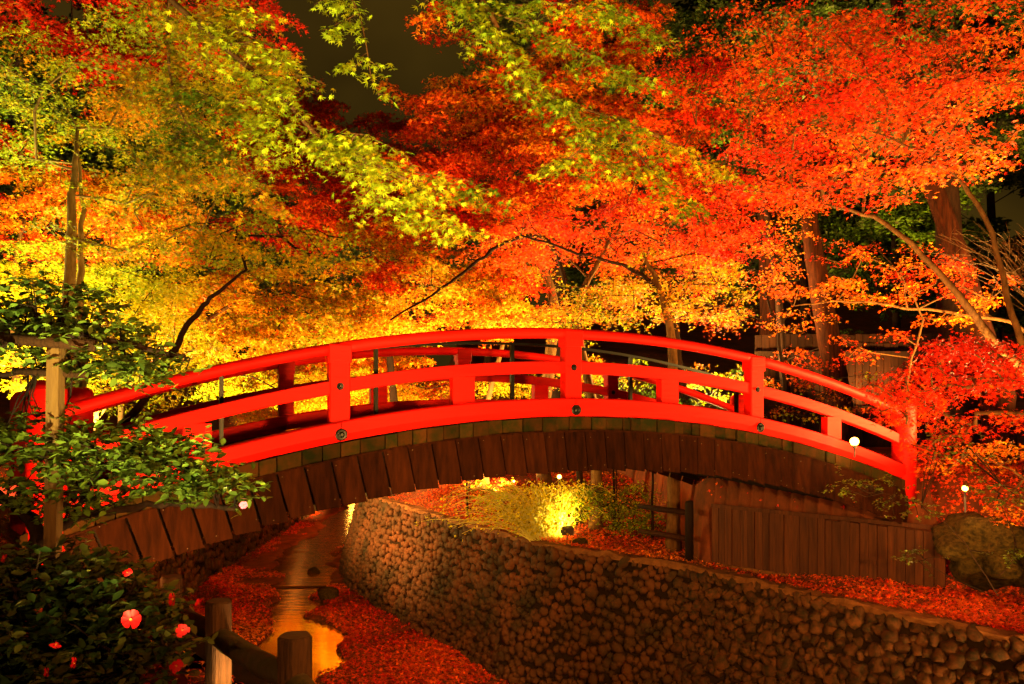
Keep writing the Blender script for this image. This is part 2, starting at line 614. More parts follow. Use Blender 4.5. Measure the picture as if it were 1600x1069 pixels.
# stream: two levels with a small step between
mb = MB()
for (y0, y1, z) in ((6, 23.6, BED - .075), (23.6, 70, BED - .03)):
    yy = np.linspace(y0, y1, 40)
    a = [(np.interp(v, WATER[:, 0], WATER[:, 1]) - 1.0, v, z) for v in yy]
    c = [(np.interp(v, WATER[:, 0], WATER[:, 2]) + 1.0, v, z) for v in yy]
    n0 = len(yy)
    mb.add(a + c, [(i, n0 + i, n0 + i + 1, i + 1) for i in range(n0 - 1)])
x0, x1 = np.interp(23.6, WATER[:, 0], WATER[:, 1]) - .5, np.interp(23.6, WATER[:, 0], WATER[:, 2]) + .5
mb.add([(x0, 23.6, BED - .075), (x1, 23.6, BED - .075), (x1, 23.75, BED - .03), (x0, 23.75, BED - .03)], [(0, 1, 2, 3)])
o = mb.build('stream', M['water']); o['kind'] = 'structure'


def rock_mesh(name, seed, sub=2, amp=.18):
    import bmesh
    bm = bmesh.new()
    bmesh.ops.create_icosphere(bm, subdivisions=sub, radius=1)
    for v in bm.verts:
        p = v.co.copy()
        d = mnoise.noise(p * 1.3 + Vector((seed * 3.1, seed, 0))) * amp * 2 + mnoise.noise(p * 3.1 + Vector((0, seed * 2, 5))) * amp * .6
        v.co = p * (1 + d)
    me = bpy.data.meshes.new(name)
    bm.to_mesh(me); bm.free()
    me.polygons.foreach_set('use_smooth', [True] * len(me.polygons))
    return me


# ---------------------------------------------------------------- cobble retaining walls
def stone_wall(name, edge, side, batter, label, s_from, s_to, course, wid, ztop, zbot, copz):
    """edge: plan polyline; side: +1 the face looks towards -normal"""
    pts = curve([(p[0], p[1], 0) for p in edge], 6)
    pts = np.array(pts)[:, :2]
    seg = np.linalg.norm(np.diff(pts, axis=0), axis=1)
    cum = np.concatenate([[0], np.cumsum(seg)])

    def at(s_):
        x = np.interp(s_, cum, pts[:, 0]); y = np.interp(s_, cum, pts[:, 1])
        x2 = np.interp(s_ + .15, cum, pts[:, 0]); y2 = np.interp(s_ + .15, cum, pts[:, 1])
        x1_ = np.interp(s_ - .15, cum, pts[:, 0]); y1_ = np.interp(s_ - .15, cum, pts[:, 1])
        t_ = np.array([x2 - x1_, y2 - y1_]); t_ /= np.linalg.norm(t_) + 1e-9
        n_ = np.array([-t_[1], t_[0]]) * side         # towards the stream
        return np.array([x, y]), t_, n_
    base = pts[len(pts) // 2]
    root = empty(name, (base[0], base[1], zbot), label, 'wall')
    off = np.array([base[0], base[1], zbot])
    # backing
    ss = np.arange(0, cum[-1], .4)
    H = ztop - zbot
    V, Fs = [], []
    for s_ in ss:
        p, t_, n_ = at(s_)
        a = p - n_ * .42
        for (q2, z) in ((a, ztop - .02), (p, ztop - .02), (p + n_ * batter, zbot - .2)):
            V.append((q2[0] - off[0], q2[1] - off[1], z - off[2]))
    for i in range(len(ss) - 1):
        for j in range(2):
            Fs.append((3 * i + j, 3 * i + j + 1, 3 * i + 4 + j, 3 * i + 3 + j))
    link('backing', mesh('backing', V, Fs, True), root, M['mortar'])
    # coping: an irregular earthen kerb
    V, Fs = [], []
    ss2 = np.arange(0, cum[-1], .25)
    for i, s_ in enumerate(ss2):
        p, t_, n_ = at(s_)
        j1, j2 = rng.normal(0, .02, 2)
        for (k, z) in ((-.32, -.04), (-.26, copz * .6 + j1), (.0, copz * .6 + j2), (.03 + j1, copz * .2), (.03, -.06)):
            q2 = p + n_ * k
            V.append((q2[0] - off[0], q2[1] - off[1], ztop + z - off[2]))
    for i in range(len(ss2) - 1):
        for j in range(4):
            Fs.append((5 * i + j, 5 * i + j + 1, 5 * i + 6 + j, 5 * i + 5 + j))
    link('coping', mesh('coping', V, Fs, False), root, M['coping'])
    # stones
    L = []
    nrow = int(H / course)
    for r_ in range(nrow + 1):
        s_ = s_from + rng.uniform(0, wid)
        dirn = 1 if r_ % 2 else -1
        while s_ < s_to:
            wv = wid * float(np.clip(rng.lognormal(0, .33), .5, 2.0))
            zc = ztop - .10 - r_ * course + rng.normal(0, course * .24)
            s_ += wv * .5
            p, t_, n_ = at(s_)
            fz = (ztop - zc) / H
            c = np.array([p[0] + n_[0] * batter * fz, p[1] + n_[1] * batter * fz, zc])
            tilt = dirn * math.radians(rng.uniform(5, 52))
            ax = np.array([t_[0], t_[1], 0])
            upv = np.array([n_[0] * batter / H * -1, n_[1] * batter / H * -1, 1.0]); upv /= np.linalg.norm(upv)
            nn = np.cross(ax, upv)
            if nn[0] * n_[0] + nn[1] * n_[1] < 0: nn = -nn
            a1 = ax * math.cos(tilt) + upv * math.sin(tilt)
            a2 = -ax * math.sin(tilt) + upv * math.cos(tilt)
            sx, sy, sz = wv * .58, .10 * rng.uniform(.6, 1.2), course * rng.uniform(.5, .70) * (1 + .45 * (wv / wid - 1))
            L.append((c + nn * rng.uniform(-.045, .03), a1, nn, a2, sx, sy, sz))
            s_ += wv * .5
    L.sort(key=lambda q: np.linalg.norm(q[0]))
    vis = [q for q in L if 0 < q[0][1] and abs((q[0][0]) / q[0][1]) < .66 and (HY - q[0][2] / q[0][1] * F) < 1085]
    rest_ids = set(id(q) for q in vis[:298])
    for k, q_ in enumerate(vis[:298]):
        c, a1, nn, a2, sx, sy, sz = q_
        o = link('stone', ROCKS[k % len(ROCKS)], root, M['stone'])
        o.matrix_basis = Matrix(((a1[0] * sx, nn[0] * sy, a2[0] * sz, c[0] - off[0]), (a1[1] * sx, nn[1] * sy, a2[1] * sz, c[1] - off[1]), (a1[2] * sx, nn[2] * sy, a2[2] * sz, c[2] - off[2]), (0, 0, 0, 1)))
    VV, TT = [], []
    n0 = 0
    for k, q_ in enumerate(L):
        if id(q_) in rest_ids: continue
        c, a1, nn, a2, sx, sy, sz = q_
        rv, rt = ROCKNP[k % len(ROCKNP)]
        v = c - off + rv[:, 0:1] * sx * a1 + rv[:, 1:2] * sy * nn + rv[:, 2:3] * sz * a2
        VV.append(v); TT.append(rt + n0); n0 += len(v)
    if VV:
        o = link('stones', fast_mesh('stones', np.concatenate(VV), np.concatenate(TT), smooth=True), root, M['stone'])
        o['kind'] = 'stuff'
    return root


ROCKS = [rock_mesh('stone', i * 1.7 + 1, 2, .30) for i in range(14)]
for me in ROCKS: me.materials.append(M['stone'])
ROCKNP = []
for i in range(10):
    me = rock_mesh('tmp', i * 2.3 + 40, 1, .25)
    v = np.array([x.co[:] for x in me.vertices]); tt = np.array([p.vertices[:] for p in me.polygons])
    ROCKNP.append((v, tt)); bpy.data.meshes.remove(me)

stone_wall('cobble_wall', RE[2:19], 1, .72, 'long curving cobblestone retaining wall along the right side of the stream', 2.0, 31.5, .150, .136, BANK, BED, .07)
stone_wall('cobble_wall', LE[10:15], -1, .5, 'cobblestone retaining wall left of the stream, lit amber below the bridge end', .5, 24, .24, .22, BANK + .9, BED, .05)
# left wall near part, below the bank in front of the bridge
mb = MB()
V, Fs = [], []
for p in curve([(a[0], a[1], 0) for a in LE[2:12]], 5):
    V += [(p[0] - .15, p[1], -1.85), (p[0] + .10, p[1], -1.86), (p[0] + .25, p[1] + .1, BED - .1)]
k = len(V) // 3
for i in range(k - 1):
    for j in range(2): Fs.append((3 * i + j, 3 * i + j + 1, 3 * i + 4 + j, 3 * i + 3 + j))
o = link('stream_bank', mesh('stream_bank', V, Fs, True), None, M['mortar']); o['kind'] = 'structure'

# ---------------------------------------------------------------- the arched bridge
bb = .45
BU = np.array([1, bb]) / math.hypot(1, bb)
BV = np.array([-bb, 1]) / math.hypot(1, bb)
OX = .685
O2 = np.array([OX, 9 + bb * OX])
W = 3.55
cen = O2 + BV * W / 2
ROT = math.atan(bb)


def zt(s_): return .853 - .0329 * s_ * s_


bridge = empty('arched_bridge', (cen[0], cen[1], 0), 'red lacquered arched wooden footbridge with dark board skirt spanning the stream', 'bridge', rz=ROT)
SE = 5.4
posts = [-5.4, -2.7, 0, 2.7, 5.4]
mids = [-4.05, -1.35, 1.35, 4.05]
fine = np.linspace(-SE, SE, 61)
segs = [fine[(fine >= a - 1e-6) & (fine <= c + 1e-6)] for a, c in zip(posts[:-1], posts[1:])]


def bridge_pt(s_, w_, z):
    p = O2 + BU * s_ + BV * w_
    return np.array([p[0], p[1], z])


for side in (-1, 1):
    yc = side * W / 2
    # top rail, rounded; one length per bay
    prof = []
    for k in range(12):
        a = 2 * math.pi * k / 12
        prof.append((yc + .092 * math.copysign(abs(math.cos(a)) ** .8, math.cos(a)), -.062 + .062 * math.copysign(abs(math.sin(a)) ** .8, math.sin(a))))
    prof = prof[::-1]
    for sg in segs:
        s2 = np.array([max(sg[0], -SE) + .004, *sg[1:-1], sg[-1] - .004])
        sweep(s2, prof, zt).build('top_rail', M['red'], bridge, smooth=True)
        pr = [(yc - .052, -.525), (yc + .052, -.525), (yc + .060, -.515), (yc + .060, -.392), (yc + .050, -.385), (yc - .050, -.385), (yc - .060, -.392), (yc - .060, -.515)]
        sweep(s2, pr, zt).build('middle_rail', M['red'], bridge)
        pr = [(yc - .075, -1.02), (yc + .075, -1.02), (yc + .125, -.955), (yc + .125, -.825), (yc + .105, -.81), (yc - .105, -.81), (yc - .125, -.825), (yc - .125, -.945)]
        sweep(s2, pr, zt).build('bottom_beam', M['red'], bridge)
    for s_ in (-2.7, 0, 2.7):
        mb = MB()
        z = zt(s_)
        mb.box(s_ - .105, s_ + .105, yc - .078, yc + .078, z - .82, z - .20, .012)
        mb.box(s_ - .118, s_ + .118, yc - .098, yc + .098, z - .215, z - .03, .012)
        mb.build('post', M['red'], bridge)
        for (dz, rr_) in ((-.455, .042), (-.945, .060)):
            mb = MB()
            mb.lathe([(rr_, 0), (rr_, .012), (rr_ * .82, .02), (rr_ * .55, .018), (rr_ * .5, .035), (rr_ * .25, .045)], 14)
            V2 = []
            yy = yc + side * (.062 if dz > -.6 else .125)
            for v in mb.V: V2.append((v[0] + s_, yy + side * v[2], v[1] + z + dz))
            link('bolt_cap', mesh('bolt_cap', V2, mb.F, False), bridge, M['black'])
        # inner bolt caps
        mb = MB(); mb.lathe([(.045, 0), (.045, .012), (.03, .03)], 12)
        link('bolt_cap', mesh('bolt_cap', [(v[0] + s_, yc - side * (.06 + v[2]), v[1] + z - .455) for v in mb.V], mb.F), bridge, M['black'])
    for s_ in mids:
        mb = MB(); z = zt(s_)
        mb.box(s_ - .125, s_ + .125, yc - .058, yc + .058, z - .82, z - .52)
        mb.build('short_post', M['red'], bridge)
    # end posts: thick round columns with chamfered heads
    for s_ in (-5.3, 5.45):
        mb = MB()
        z = zt(s_) - .03
        mb.lathe([(.165, z - 1.35), (.165, z + .20), (.155, z + .24), (.125, z + .275), (.07, z + .295)], 20, (s_, yc, 0))
        mb.build('end_post', M['red'], bridge, smooth=True)
    # lapped skirt boards, each its own
    nb = 41
    edges = np.linspace(-5.45, 5.45, nb + 1)
    for k in range(nb):
        s0, s1 = edges[k], edges[k + 1] - .022
        lean = -.028
        top0, top1 = zt(s0) - 1.19, zt(s1) - 1.19
        jz = rng.normal(0, .004)
        dS = lambda s_: -.030 * s_
        yo = side * (W / 2 + .075)
        th = side * .026
        lap = side * rng.uniform(.012, .034)
        fl = side * .055
        h = .455 + jz
        stp = rng.uniform(.3, 1.3)
        V = []
        for (sv, zv, yv) in ((s0, top0, yo), (s1, top1, yo + lap)):
            V += [(sv, yv, zv), (sv, yv + th, zv), (sv + dS(sv) + .02, yv + fl, zv + (.014 if sv == s0 else -.014) * stp - h), (sv + dS(sv) + .02, yv + fl + th, zv + (.014 if sv == s0 else -.014) * stp - h)]
        Fs = [(0, 1, 3, 2), (4, 6, 7, 5), (0, 4, 5, 1), (2, 3, 7, 6), (1, 5, 7, 3), (0, 2, 6, 4)]
        me = mesh('skirt_board', V, Fs)
        me.materials.append(M['skirt'])
        me.materials.append(M['pole'])
        link('skirt_board', me, bridge)
        # two nail heads, joined
    # dark backing seen through the joints
    yo = side * (W / 2 + .045)
    pr = [(yo - .012, -1.60), (yo + .012, -1.60), (yo + .012, -1.19), (yo - .012, -1.19)]
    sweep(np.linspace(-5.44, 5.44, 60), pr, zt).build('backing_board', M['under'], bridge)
    # a thin batten along the top of the skirt
    yo = side * (W / 2 + .105)
    pr = [(yo - .012, -1.198), (yo + .012, -1.198), (yo + .012, -1.178), (yo - .012, -1.178)]
    sweep(np.linspace(-5.45, 5.45, 60), pr, zt).build('batten', M['skirt'], bridge)
    # nails
    mb = MB()
    for k in range(nb):
        sc_ = (edges[k] + edges[k + 1]) / 2
        for (ds, dz) in ((-.09, -.25), (.09, -.25), (-.09, -.60), (.09, -.60)):
            if rng.uniform() < .55: continue
            ds += rng.normal(0, .012); dz += rng.normal(0, .012)
            yv = side * (W / 2 + .075 + .026 + .011 + .055 * (-dz - .19 + .02) / .455)
            z_ = zt(sc_) - 1.0 + dz
            r_ = .0045
            mb.box(sc_ + ds - r_, sc_ + ds + r_, min(yv, yv + side * .006), max(yv, yv + side * .006), z_ - r_, z_ + r_)
    mb.build('nails', mat('nail', (.07, .035, .015), .6, .3, metal=.3), bridge)['kind'] = 'stuff'

# deck planks running across, their mossy ends showing on both sides
nd = 58
ed = np.cumsum(np.concatenate([[0], np.exp(rng.normal(0, .28, nd))])); ed = -5.5 + 11 * ed / ed[-1]
for k in range(nd):
    s0, s1 = ed[k] + .005, ed[k + 1] - .005
    e = .09 + rng.uniform(-.012, .028)
    mb = MB()
    mb.box(s0, s1, -W / 2 - e, W / 2 + e, rng.uniform(-.012, .012), .148 + rng.uniform(-.006, .004))
    V = [(v[0], v[1], v[2] + zt(v[0]) - 1.178) for v in mb.V]
    link('deck_plank', mesh('deck_plank', V, mb.F), bridge, M['deck'])
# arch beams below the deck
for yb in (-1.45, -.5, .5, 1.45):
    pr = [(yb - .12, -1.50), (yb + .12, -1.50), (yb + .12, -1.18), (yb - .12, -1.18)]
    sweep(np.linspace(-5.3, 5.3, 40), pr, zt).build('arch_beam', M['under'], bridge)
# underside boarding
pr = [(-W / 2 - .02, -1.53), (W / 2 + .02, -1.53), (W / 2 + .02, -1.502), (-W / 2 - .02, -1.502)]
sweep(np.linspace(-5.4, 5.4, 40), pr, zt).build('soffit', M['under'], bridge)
# central black iron handrail
hr = sweep(np.linspace(-4.6, 4.6, 50), [(-.03, -.075), (.03, -.075), (.03, -.04), (-.03, -.04)], zt).build('handrail', M['black'], bridge)
for s_ in (-3.7, -1.85, .05, 1.95, 3.9):
    mb = MB(); mb.box(s_ - .024, s_ + .024, -.024, .024, zt(s_) - 1.03, zt(s_) - .07)
    mb.build('stanchion', M['black'], hr)

# wing post and rail on the left bank
wp = P(46, 612, 8.6)
r = empty('wing_post', (wp[0], wp[1], -1.35), 'thick red round post behind the pale prop pole at the left bridge end', 'post')
mb = MB(); mb.lathe([(.18, -.1), (.18, 1.36), (.17, 1.40), (.13, 1.45), (.06, 1.47)], 20)
mb.build('column', M['redold'], r, True)
mb = MB(); mb.lathe([(.2, .95), (.2, 1.0)], 20); mb.build('band', M['black'], r, True)

# wing fence: red side panels below the left leaves
r = empty('wing_fence', (-4.9, 6.6, -1.5), 'low red boarded wing rail behind the camellia branches at the left bridge end', 'railing')
for (za, zb_, nm) in ((.62, .78, 'rail'),):
    mb = MB()
    p0 = np.array([.70, .50]); p1 = np.array([-1.2, -.9])
    d_ = (p1 - p0); n_ = np.array([-d_[1], d_[0]]) / np.linalg.norm(d_) * .05
    V = [(p0[0] + n_[0], p0[1] + n_[1], za), (p0[0] - n_[0], p0[1] - n_[1], za), (p1[0] - n_[0], p1[1] - n_[1], za - .1), (p1[0] + n_[0], p1[1] + n_[1], za - .1),
         (p0[0] + n_[0], p0[1] + n_[1], zb_), (p0[0] - n_[0], p0[1] - n_[1], zb_), (p1[0] - n_[0], p1[1] - n_[1], zb_ - .1), (p1[0] + n_[0], p1[1] + n_[1], zb_ - .1)]
    mb.add(V, [(0, 3, 2, 1), (4, 5, 6, 7), (0, 1, 5, 4), (1, 2, 6, 5), (2, 3, 7, 6), (3, 0, 4, 7)])
    mb.build('rail', M['redold'], r)
for u in (0, .5, 1):
    p = np.array([.70, .50]) * (1 - u) + np.array([-1.2, -.9]) * u
    mb = MB(); mb.box(p[0] - .07, p[0] + .07, p[1] - .07, p[1] + .07, -.1, .9, .01); mb.build('post', M['redold'], r)

# ---------------------------------------------------------------- abutment board wall on the right bank
r = empty('board_wall', (BA[0], BA[1], BANK), 'weathered brown wall of upright boards beneath the right end of the bridge', 'wall')
L = np.linalg.norm(BB - BA); du = (BB - BA) / L
k = 0; u = 0
while u < L:
    wv = rng.uniform(.10, .15)
    p = du * u; jj = rng.uniform(-.01, .01)
    p2 = du * (u + wv - .008)
    nn = -bn * (.03 + jj)
    b2 = bn * .0
    top = 1.02 + rng.normal(0, .008) - .02 * u
    V = [(p[0] + b2[0], p[1] + b2[1], -.1), (p2[0] + b2[0], p2[1] + b2[1], -.1), (p2[0] + nn[0], p2[1] + nn[1], -.1), (p[0] + nn[0], p[1] + nn[1], -.1)]
    V += [(a, c, top) for a, c, _ in V]
    me = mesh('board', V, [(0, 1, 2, 3), (7, 6, 5, 4), (0, 4, 5, 1), (1, 5, 6, 2), (2, 6, 7, 3), (3, 7, 4, 0)])
    link('board', me, r, M['board'])
    u += wv
q0 = -bn * .07; q1 = -bn * .035
for (z0, z1, nm, ext) in ((-.02, .07, 'sill_beam', 0), (.99, 1.05, 'cap_board', 0)):
    V = [(q0[0], q0[1], z0), (q0[0] + (BB - BA)[0], q0[1] + (BB - BA)[1], z0), (q1[0] + (BB - BA)[0], q1[1] + (BB - BA)[1], z0), (q1[0], q1[1], z0)]
    V += [(a, c, z1) for a, c, _ in V]
    link(nm, mesh(nm, V, [(0, 1, 2, 3), (7, 6, 5, 4), (0, 4, 5, 1), (1, 5, 6, 2), (2, 6, 7, 3), (3, 7, 4, 0)]), r, M['board'] if nm == 'cap_board' else M['coping'])

# board fence behind the right side of the bridge
r = empty('board_fence', (P(1180, 600, 19)[0], 19, -1.4), 'tall brown board fence among the dark trunks behind the right half of the bridge', 'fence')
for k in range(30):
    x = k * .17
    V0 = MB(); V0.box(x, x + .155, rng.uniform(-.01, .01), .03, -.3, 3.0 + rng.uniform(-.02, .02))
    V0.build('board', M['boarddark'], r)
for z in (2.5, 1.2):
    V0 = MB(); V0.box(-.02, 5.15, -.06, -.012, z, z + .1); V0.build('rail', M['barkdark'], r)

# ---------------------------------------------------------------- small post and rail fence under the arch
pz = float(ground_z(3.05, 13.75))
fp = P(1077, 880, 13.7)
r = empty('rail_fence', (fp[0], fp[1], ground_z(fp[0], fp[1])), 'dark timber post and rail fence on the leafy bank under the bridge arch', 'fence')
mb = MB(); mb.lathe([(.075, -.1), (.072, 1.02), (.06, 1.05)], 12); mb.build('post', M['under'], r, True)
mb = MB(); mb.tube([(0, 0, .85), (-.4, .35, .86), (-.75, .7, .88)], [.05, .05, .045], 8); mb.build('rail', M['boarddark'], r, True)
mb = MB(); mb.tube([(0, 0, .40), (-.4, .35, .42), (-.75, .7, .43)], [.05, .05, .045], 8); mb.build('rail', M['boarddark'], r, True)

# ---------------------------------------------------------------- near log fence, bottom left
NP = [(268, 900, 6.1, .075), (342, 938, 4.9, .076), (461, 992, 3.75, .077), (640, 1110, 2.75, .077)]
r = empty('log_fence', (P(342, 938, 4.9)[0], 4.9, -1.95), 'rustic log post and rail fence with mossy rails at the bottom left', 'fence')
off = np.array([P(342, 938, 4.9)[0], 4.9, -1.95])
tops = []
for (px, py, Y, rad) in NP:
    t_ = P(px, py, Y) - off
    mb = MB()
    nn = 22
    prof = [(rad * 1.02, -.25), (rad * 1.02, t_[2] * .5), (rad, t_[2] - .012), (rad * .9, t_[2])]
    mb.lathe(prof, nn, (t_[0], t_[1], 0))
    me = mesh('post', mb.V, mb.F, False)
    for v in me.vertices:
        a = math.atan2(v.co.y - t_[1], v.co.x - t_[0])
        k_ = 1 + .06 * math.sin(a * 5 + px) + .05 * math.sin(a * 11)
        v.co.x = t_[0] + (v.co.x - t_[0]) * k_; v.co.y = t_[1] + (v.co.y - t_[1]) * k_
    me.materials.append(M['log']); me.materials.append(M['logtop'])
    me.polygons[len(me.polygons) - 1].material_index = 1
    link('post', me, r)
    tops.append(t_)
for a, c in zip(tops[:-1], tops[1:]):
    A_ = a + np.array([0, 0, -.22]); C_ = c + np.array([0, 0, -.20])
    pts = [A_ + (C_ - A_) * u + np.array([0, 0, -.025 * math.sin(u * 3.14)]) + rng.normal(0, .004, 3) for u in np.linspace(-.03, 1.03, 12)]
    mb = MB(); mb.tube(pts, [.062 + rng.normal(0, .003) for _ in pts], 14); mb.build('rail', M['moss'], r, True)

# ---------------------------------------------------------------- prop pole with crossbar at left
b0 = P(78, 1000, 4.6)
r = empty('prop_pole', (b0[0], b0[1], -1.95), 'pale timber prop pole with crossbar holding up the camellia branch at left', 'pole')
tp = P(88, 520, 4.7); off = np.array([b0[0], b0[1], -1.95])
mb = MB()
a = np.array([0, 0, 0.0]); c = tp - off
for (q_, z_) in ((a, 0), (c, 1)):
    pass
V = []
for p in (a, c):
    for (dx, dy) in ((-.036, -.035), (.036, -.035), (.036, .035), (-.036, .035)):
        V.append((p[0] + dx, p[1] + dy, p[2]))
mb.add(V, [(0, 3, 2, 1), (4, 5, 6, 7), (0, 1, 5, 4), (1, 2, 6, 5), (2, 3, 7, 6), (3, 0, 4, 7)])
mb.build('upright', M['pole'], r)
ca, cb = P(-10, 528, 4.62) - off, P(148, 540, 4.62) - off
mb = MB(); mb.tube([ca, (ca + cb) / 2, cb], .034, 10); mb.build('crossbar', M['log'], r, True)
ca, cb = P(22, 580, 4.72) - off, P(138, 586, 4.72) - off
mb = MB(); mb.tube([ca, (ca + cb) / 2, cb], .022, 10); mb.build('crossbar', M['log'], r, True)

# ---------------------------------------------------------------- lamps
def aim(o, d):
    o.rotation_euler = Vector(d).to_track_quat('-Z', 'Y').to_euler()


def flood(loc, target, watts, label, angle=110, color=(1, .60, .22), blend=.6, size=.12, group=None, pole=.28):
    r = empty('floodlight', loc, label, 'floodlight', group)
    d = Vector(target) - Vector(loc) - Vector((0, 0, pole)); d.normalize()
    q_ = d.to_track_quat('-Z', 'Y').to_matrix()
    head = MB()
    head.box(-.11, .11, -.08, .08, -.02, .09, .015)
    V = [tuple(q_ @ Vector(v) + Vector((0, 0, pole))) for v in head.V]
    link('housing', mesh('housing', V, head.F), r, M['housing'])
    ln = MB(); ln.box(-.09, .09, -.06, .06, -.026, -.021)
    link('lens', mesh('lens', [tuple(q_ @ Vector(v) + Vector((0, 0, pole))) for v in ln.V], ln.F), r, M['lens'])
    st = MB(); st.tube([(0, 0, -.15), (0, 0, pole - .08)], .014, 6); st.tube([(-.12, 0, pole), (-.12, 0, pole - .1), (.12, 0, pole - .1), (.12, 0, pole)], .01, 5)
    st.build('bracket', M['housing'], r)
    ld = bpy.data.lights.new('flood_light', 'SPOT')
    ld.energy = watts; ld.color = color; ld.spot_size = math.radians(angle); ld.spot_blend = blend; ld.shadow_soft_size = size
    lo = bpy.data.objects.new('flood_light', ld); COL.objects.link(lo); lo.parent = r
    lo.location = tuple(Vector((0, 0, pole)) + d * (.05 + size))
    aim(lo, d)
    return r


def gz(x, y): return float(ground_z(x, y))


FL = [  # x, y, target, watts, angle, colour, words
    (-.95, 4.4, (1.9, 10.2, .3), 520, 84, (1, .48, .10), 'floodlight at the near bank edge right of the log fence posts'),
    (2.2, .2, (.2, 11.8, .1), 1600, 86, (1, .48, .10), 'floodlight on a tall pole on the near bank aimed at the bridge', 5.4),
    (-3.1, 5.7, (-3.2, 8.6, .4), 180, 125, (1, .50, .12), 'floodlight on the left bank aimed at the left end of the bridge'),
    (-1.2, 1.6, (-1.9, 5.2, 2.4), 1200, 72, (1, .95, .34), 'floodlight on the near bank aimed up at the overhanging green bough'),
    (1.2, 1.6, (1.2, 6.0, 3.4), 1300, 80, (1, .92, .34), 'floodlight on the near bank aimed up at the bough over mid bridge'),
    (-8.7, 13.0, (-8.6, 14.2, 3.0), 1250, 155, (1, .86, .26), 'floodlight on the left bank beneath the yellow maples'),
    (-10.5, 12.0, (-9.0, 15.0, 4.0), 1400, 150, (1, .80, .24), 'floodlight at the far left beneath the tall maples'),
    (-9.6, 17.2, (-5.5, 20.0, 3.0), 3300, 150, (1, .76, .22), 'floodlight on the left bank above the stone wall'),
    (-.3, 18.6, (-1.5, 21.0, 3.5), 3700, 155, (1, .66, .18), 'floodlight behind the bridge beneath the golden maples'),
    (4.4, 17.6, (2.9, 17.6, 3.8), 3000, 155, (1, .62, .16), 'floodlight behind the bridge beneath the red maples'),
    (7.4, 10.6, (5.6, 11.0, 4.0), 2100, 150, (1, .55, .12), 'floodlight on the right bank beneath the orange maple'),
    (10.0, 12.5, (9.0, 12.5, 4.0), 1300, 140, (1, .52, .12), 'floodlight at the far right beneath the orange maple'),
    (8.6, 18.0, (6.5, 20.0, 8), 700, 100, (1, .52, .12), 'floodlight by the cedar trunks behind the bridge'),
    (5.9, 6.6, (6.0, 9.0, .3), 420, 120, (1, .52, .12), 'floodlight on the right bank beneath the low red maple'),
    (4.6, 5.2, (5.4, 9.6, 3.6), 1250, 80, (1, .52, .12), 'floodlight on the canal edge aimed up at the orange maple'),
    (-9.6, 16.6, (-6.0, 24.0, -5.4), 4000, 110, (1, .50, .14), 'floodlight on the left bank aimed down at the leafy stream bed'),
    (-1.22, 4.68, (-3.2, 14.0, -5.6), 4300, 56, (1, .50, .14), 'floodlight behind the log fence aimed down at the stream bed', .1),
    (-1.42, 4.6, (-1.85, 4.95, -1.45), 35, 100, (1, .72, .25), 'small floodlight at the foot of the log fence', .1),
    (-1.2, -2.6, (-1.4, 4.0, -1.6), 230, 100, (1, .55, .16), 'added fill floodlight on an unseen pole behind the viewing spot', 3.2),  # added unseen fill lamp, brightens the log posts and camellia bush from the front
    (-4.4, 33.0, (-7.0, 40.0, 2.5), 9000, 160, (1, .66, .16), 'floodlight far up the stream beneath the trees that overhang the water'),
]
for (x, y, tg, wt, an, colr, lb, *pl) in FL:
    flood((x, y, gz(x, y)), tg, wt, lb, an, colr, pole=pl[0] if pl else .28)
# lamp in the bush under the arch
bx = P(886, 838, 15.4)
flood((bx[0], bx[1], gz(bx[0], bx[1])), P(850, 780, 16.6), 230, 'small dark floodlight on a stake lighting the yellow bush under the arch', 130, (1, .74, .16))
# lamp reflected in the water far down the stream
lf = P(552, 722, 50)


def bulb_lamp(p, rad, watts, label, stem):
    r = empty('bulb_lamp', tuple(p), label, 'lamp')
    mb = MB()
    pr = [(rad * math.sin(a), -rad * math.cos(a)) for a in np.linspace(.15, 3.0, 9)]
    mb.lathe(pr, 14); mb.build('bulb', M['bulb'], r, True)
    mb = MB(); mb.lathe([(rad * .5, -rad * 1.7), (rad * .55, -rad * .9)], 12); mb.build('socket', M['housing'], r, True)
    mb = MB(); mb.tube([(0, 0, -rad * 1.6), (0, .0, -rad * 1.6 - stem)], .012, 6); mb.build('stem', M['housing'], r, True)
    ld = bpy.data.lights.new('bulb_light', 'POINT'); ld.energy = watts; ld.color = (1, .52, .14); ld.shadow_soft_size = rad * 1.05
    lo = bpy.data.objects.new('bulb_light', ld); COL.objects.link(lo); lo.parent = r; lo.location = (0, 0, 0)
    return r


lp = P(1335, 690, 10.75)
bulb_lamp(lp, .056, 160, 'round lit lamp in front of the bottom beam near the right end of the bridge', .12)
lp = P(1508, 763, 10.2)
bulb_lamp(lp, .036, 80, 'small lit lamp among red leaves beyond the right end of the bridge', .25)
bulb_lamp(P(874, 745, 17.5), .045, 8, 'small lit lamp just under the arch above the yellow bush', 1.2)
bulb_lamp(lf, .40, 500, 'lit lamp far down the stream whose light streaks on the water', 1.2)
for (px, py) in ((803, 752), (997, 787)):
    bulb_lamp(P(px, py, 19), .025, 1.5, 'tiny lit lamp left of the yellow bush under the arch' if px < 900 else 'tiny lit lamp in the green bush under the arch', 1.0)

# ---------------------------------------------------------------- trees
STATS = {}


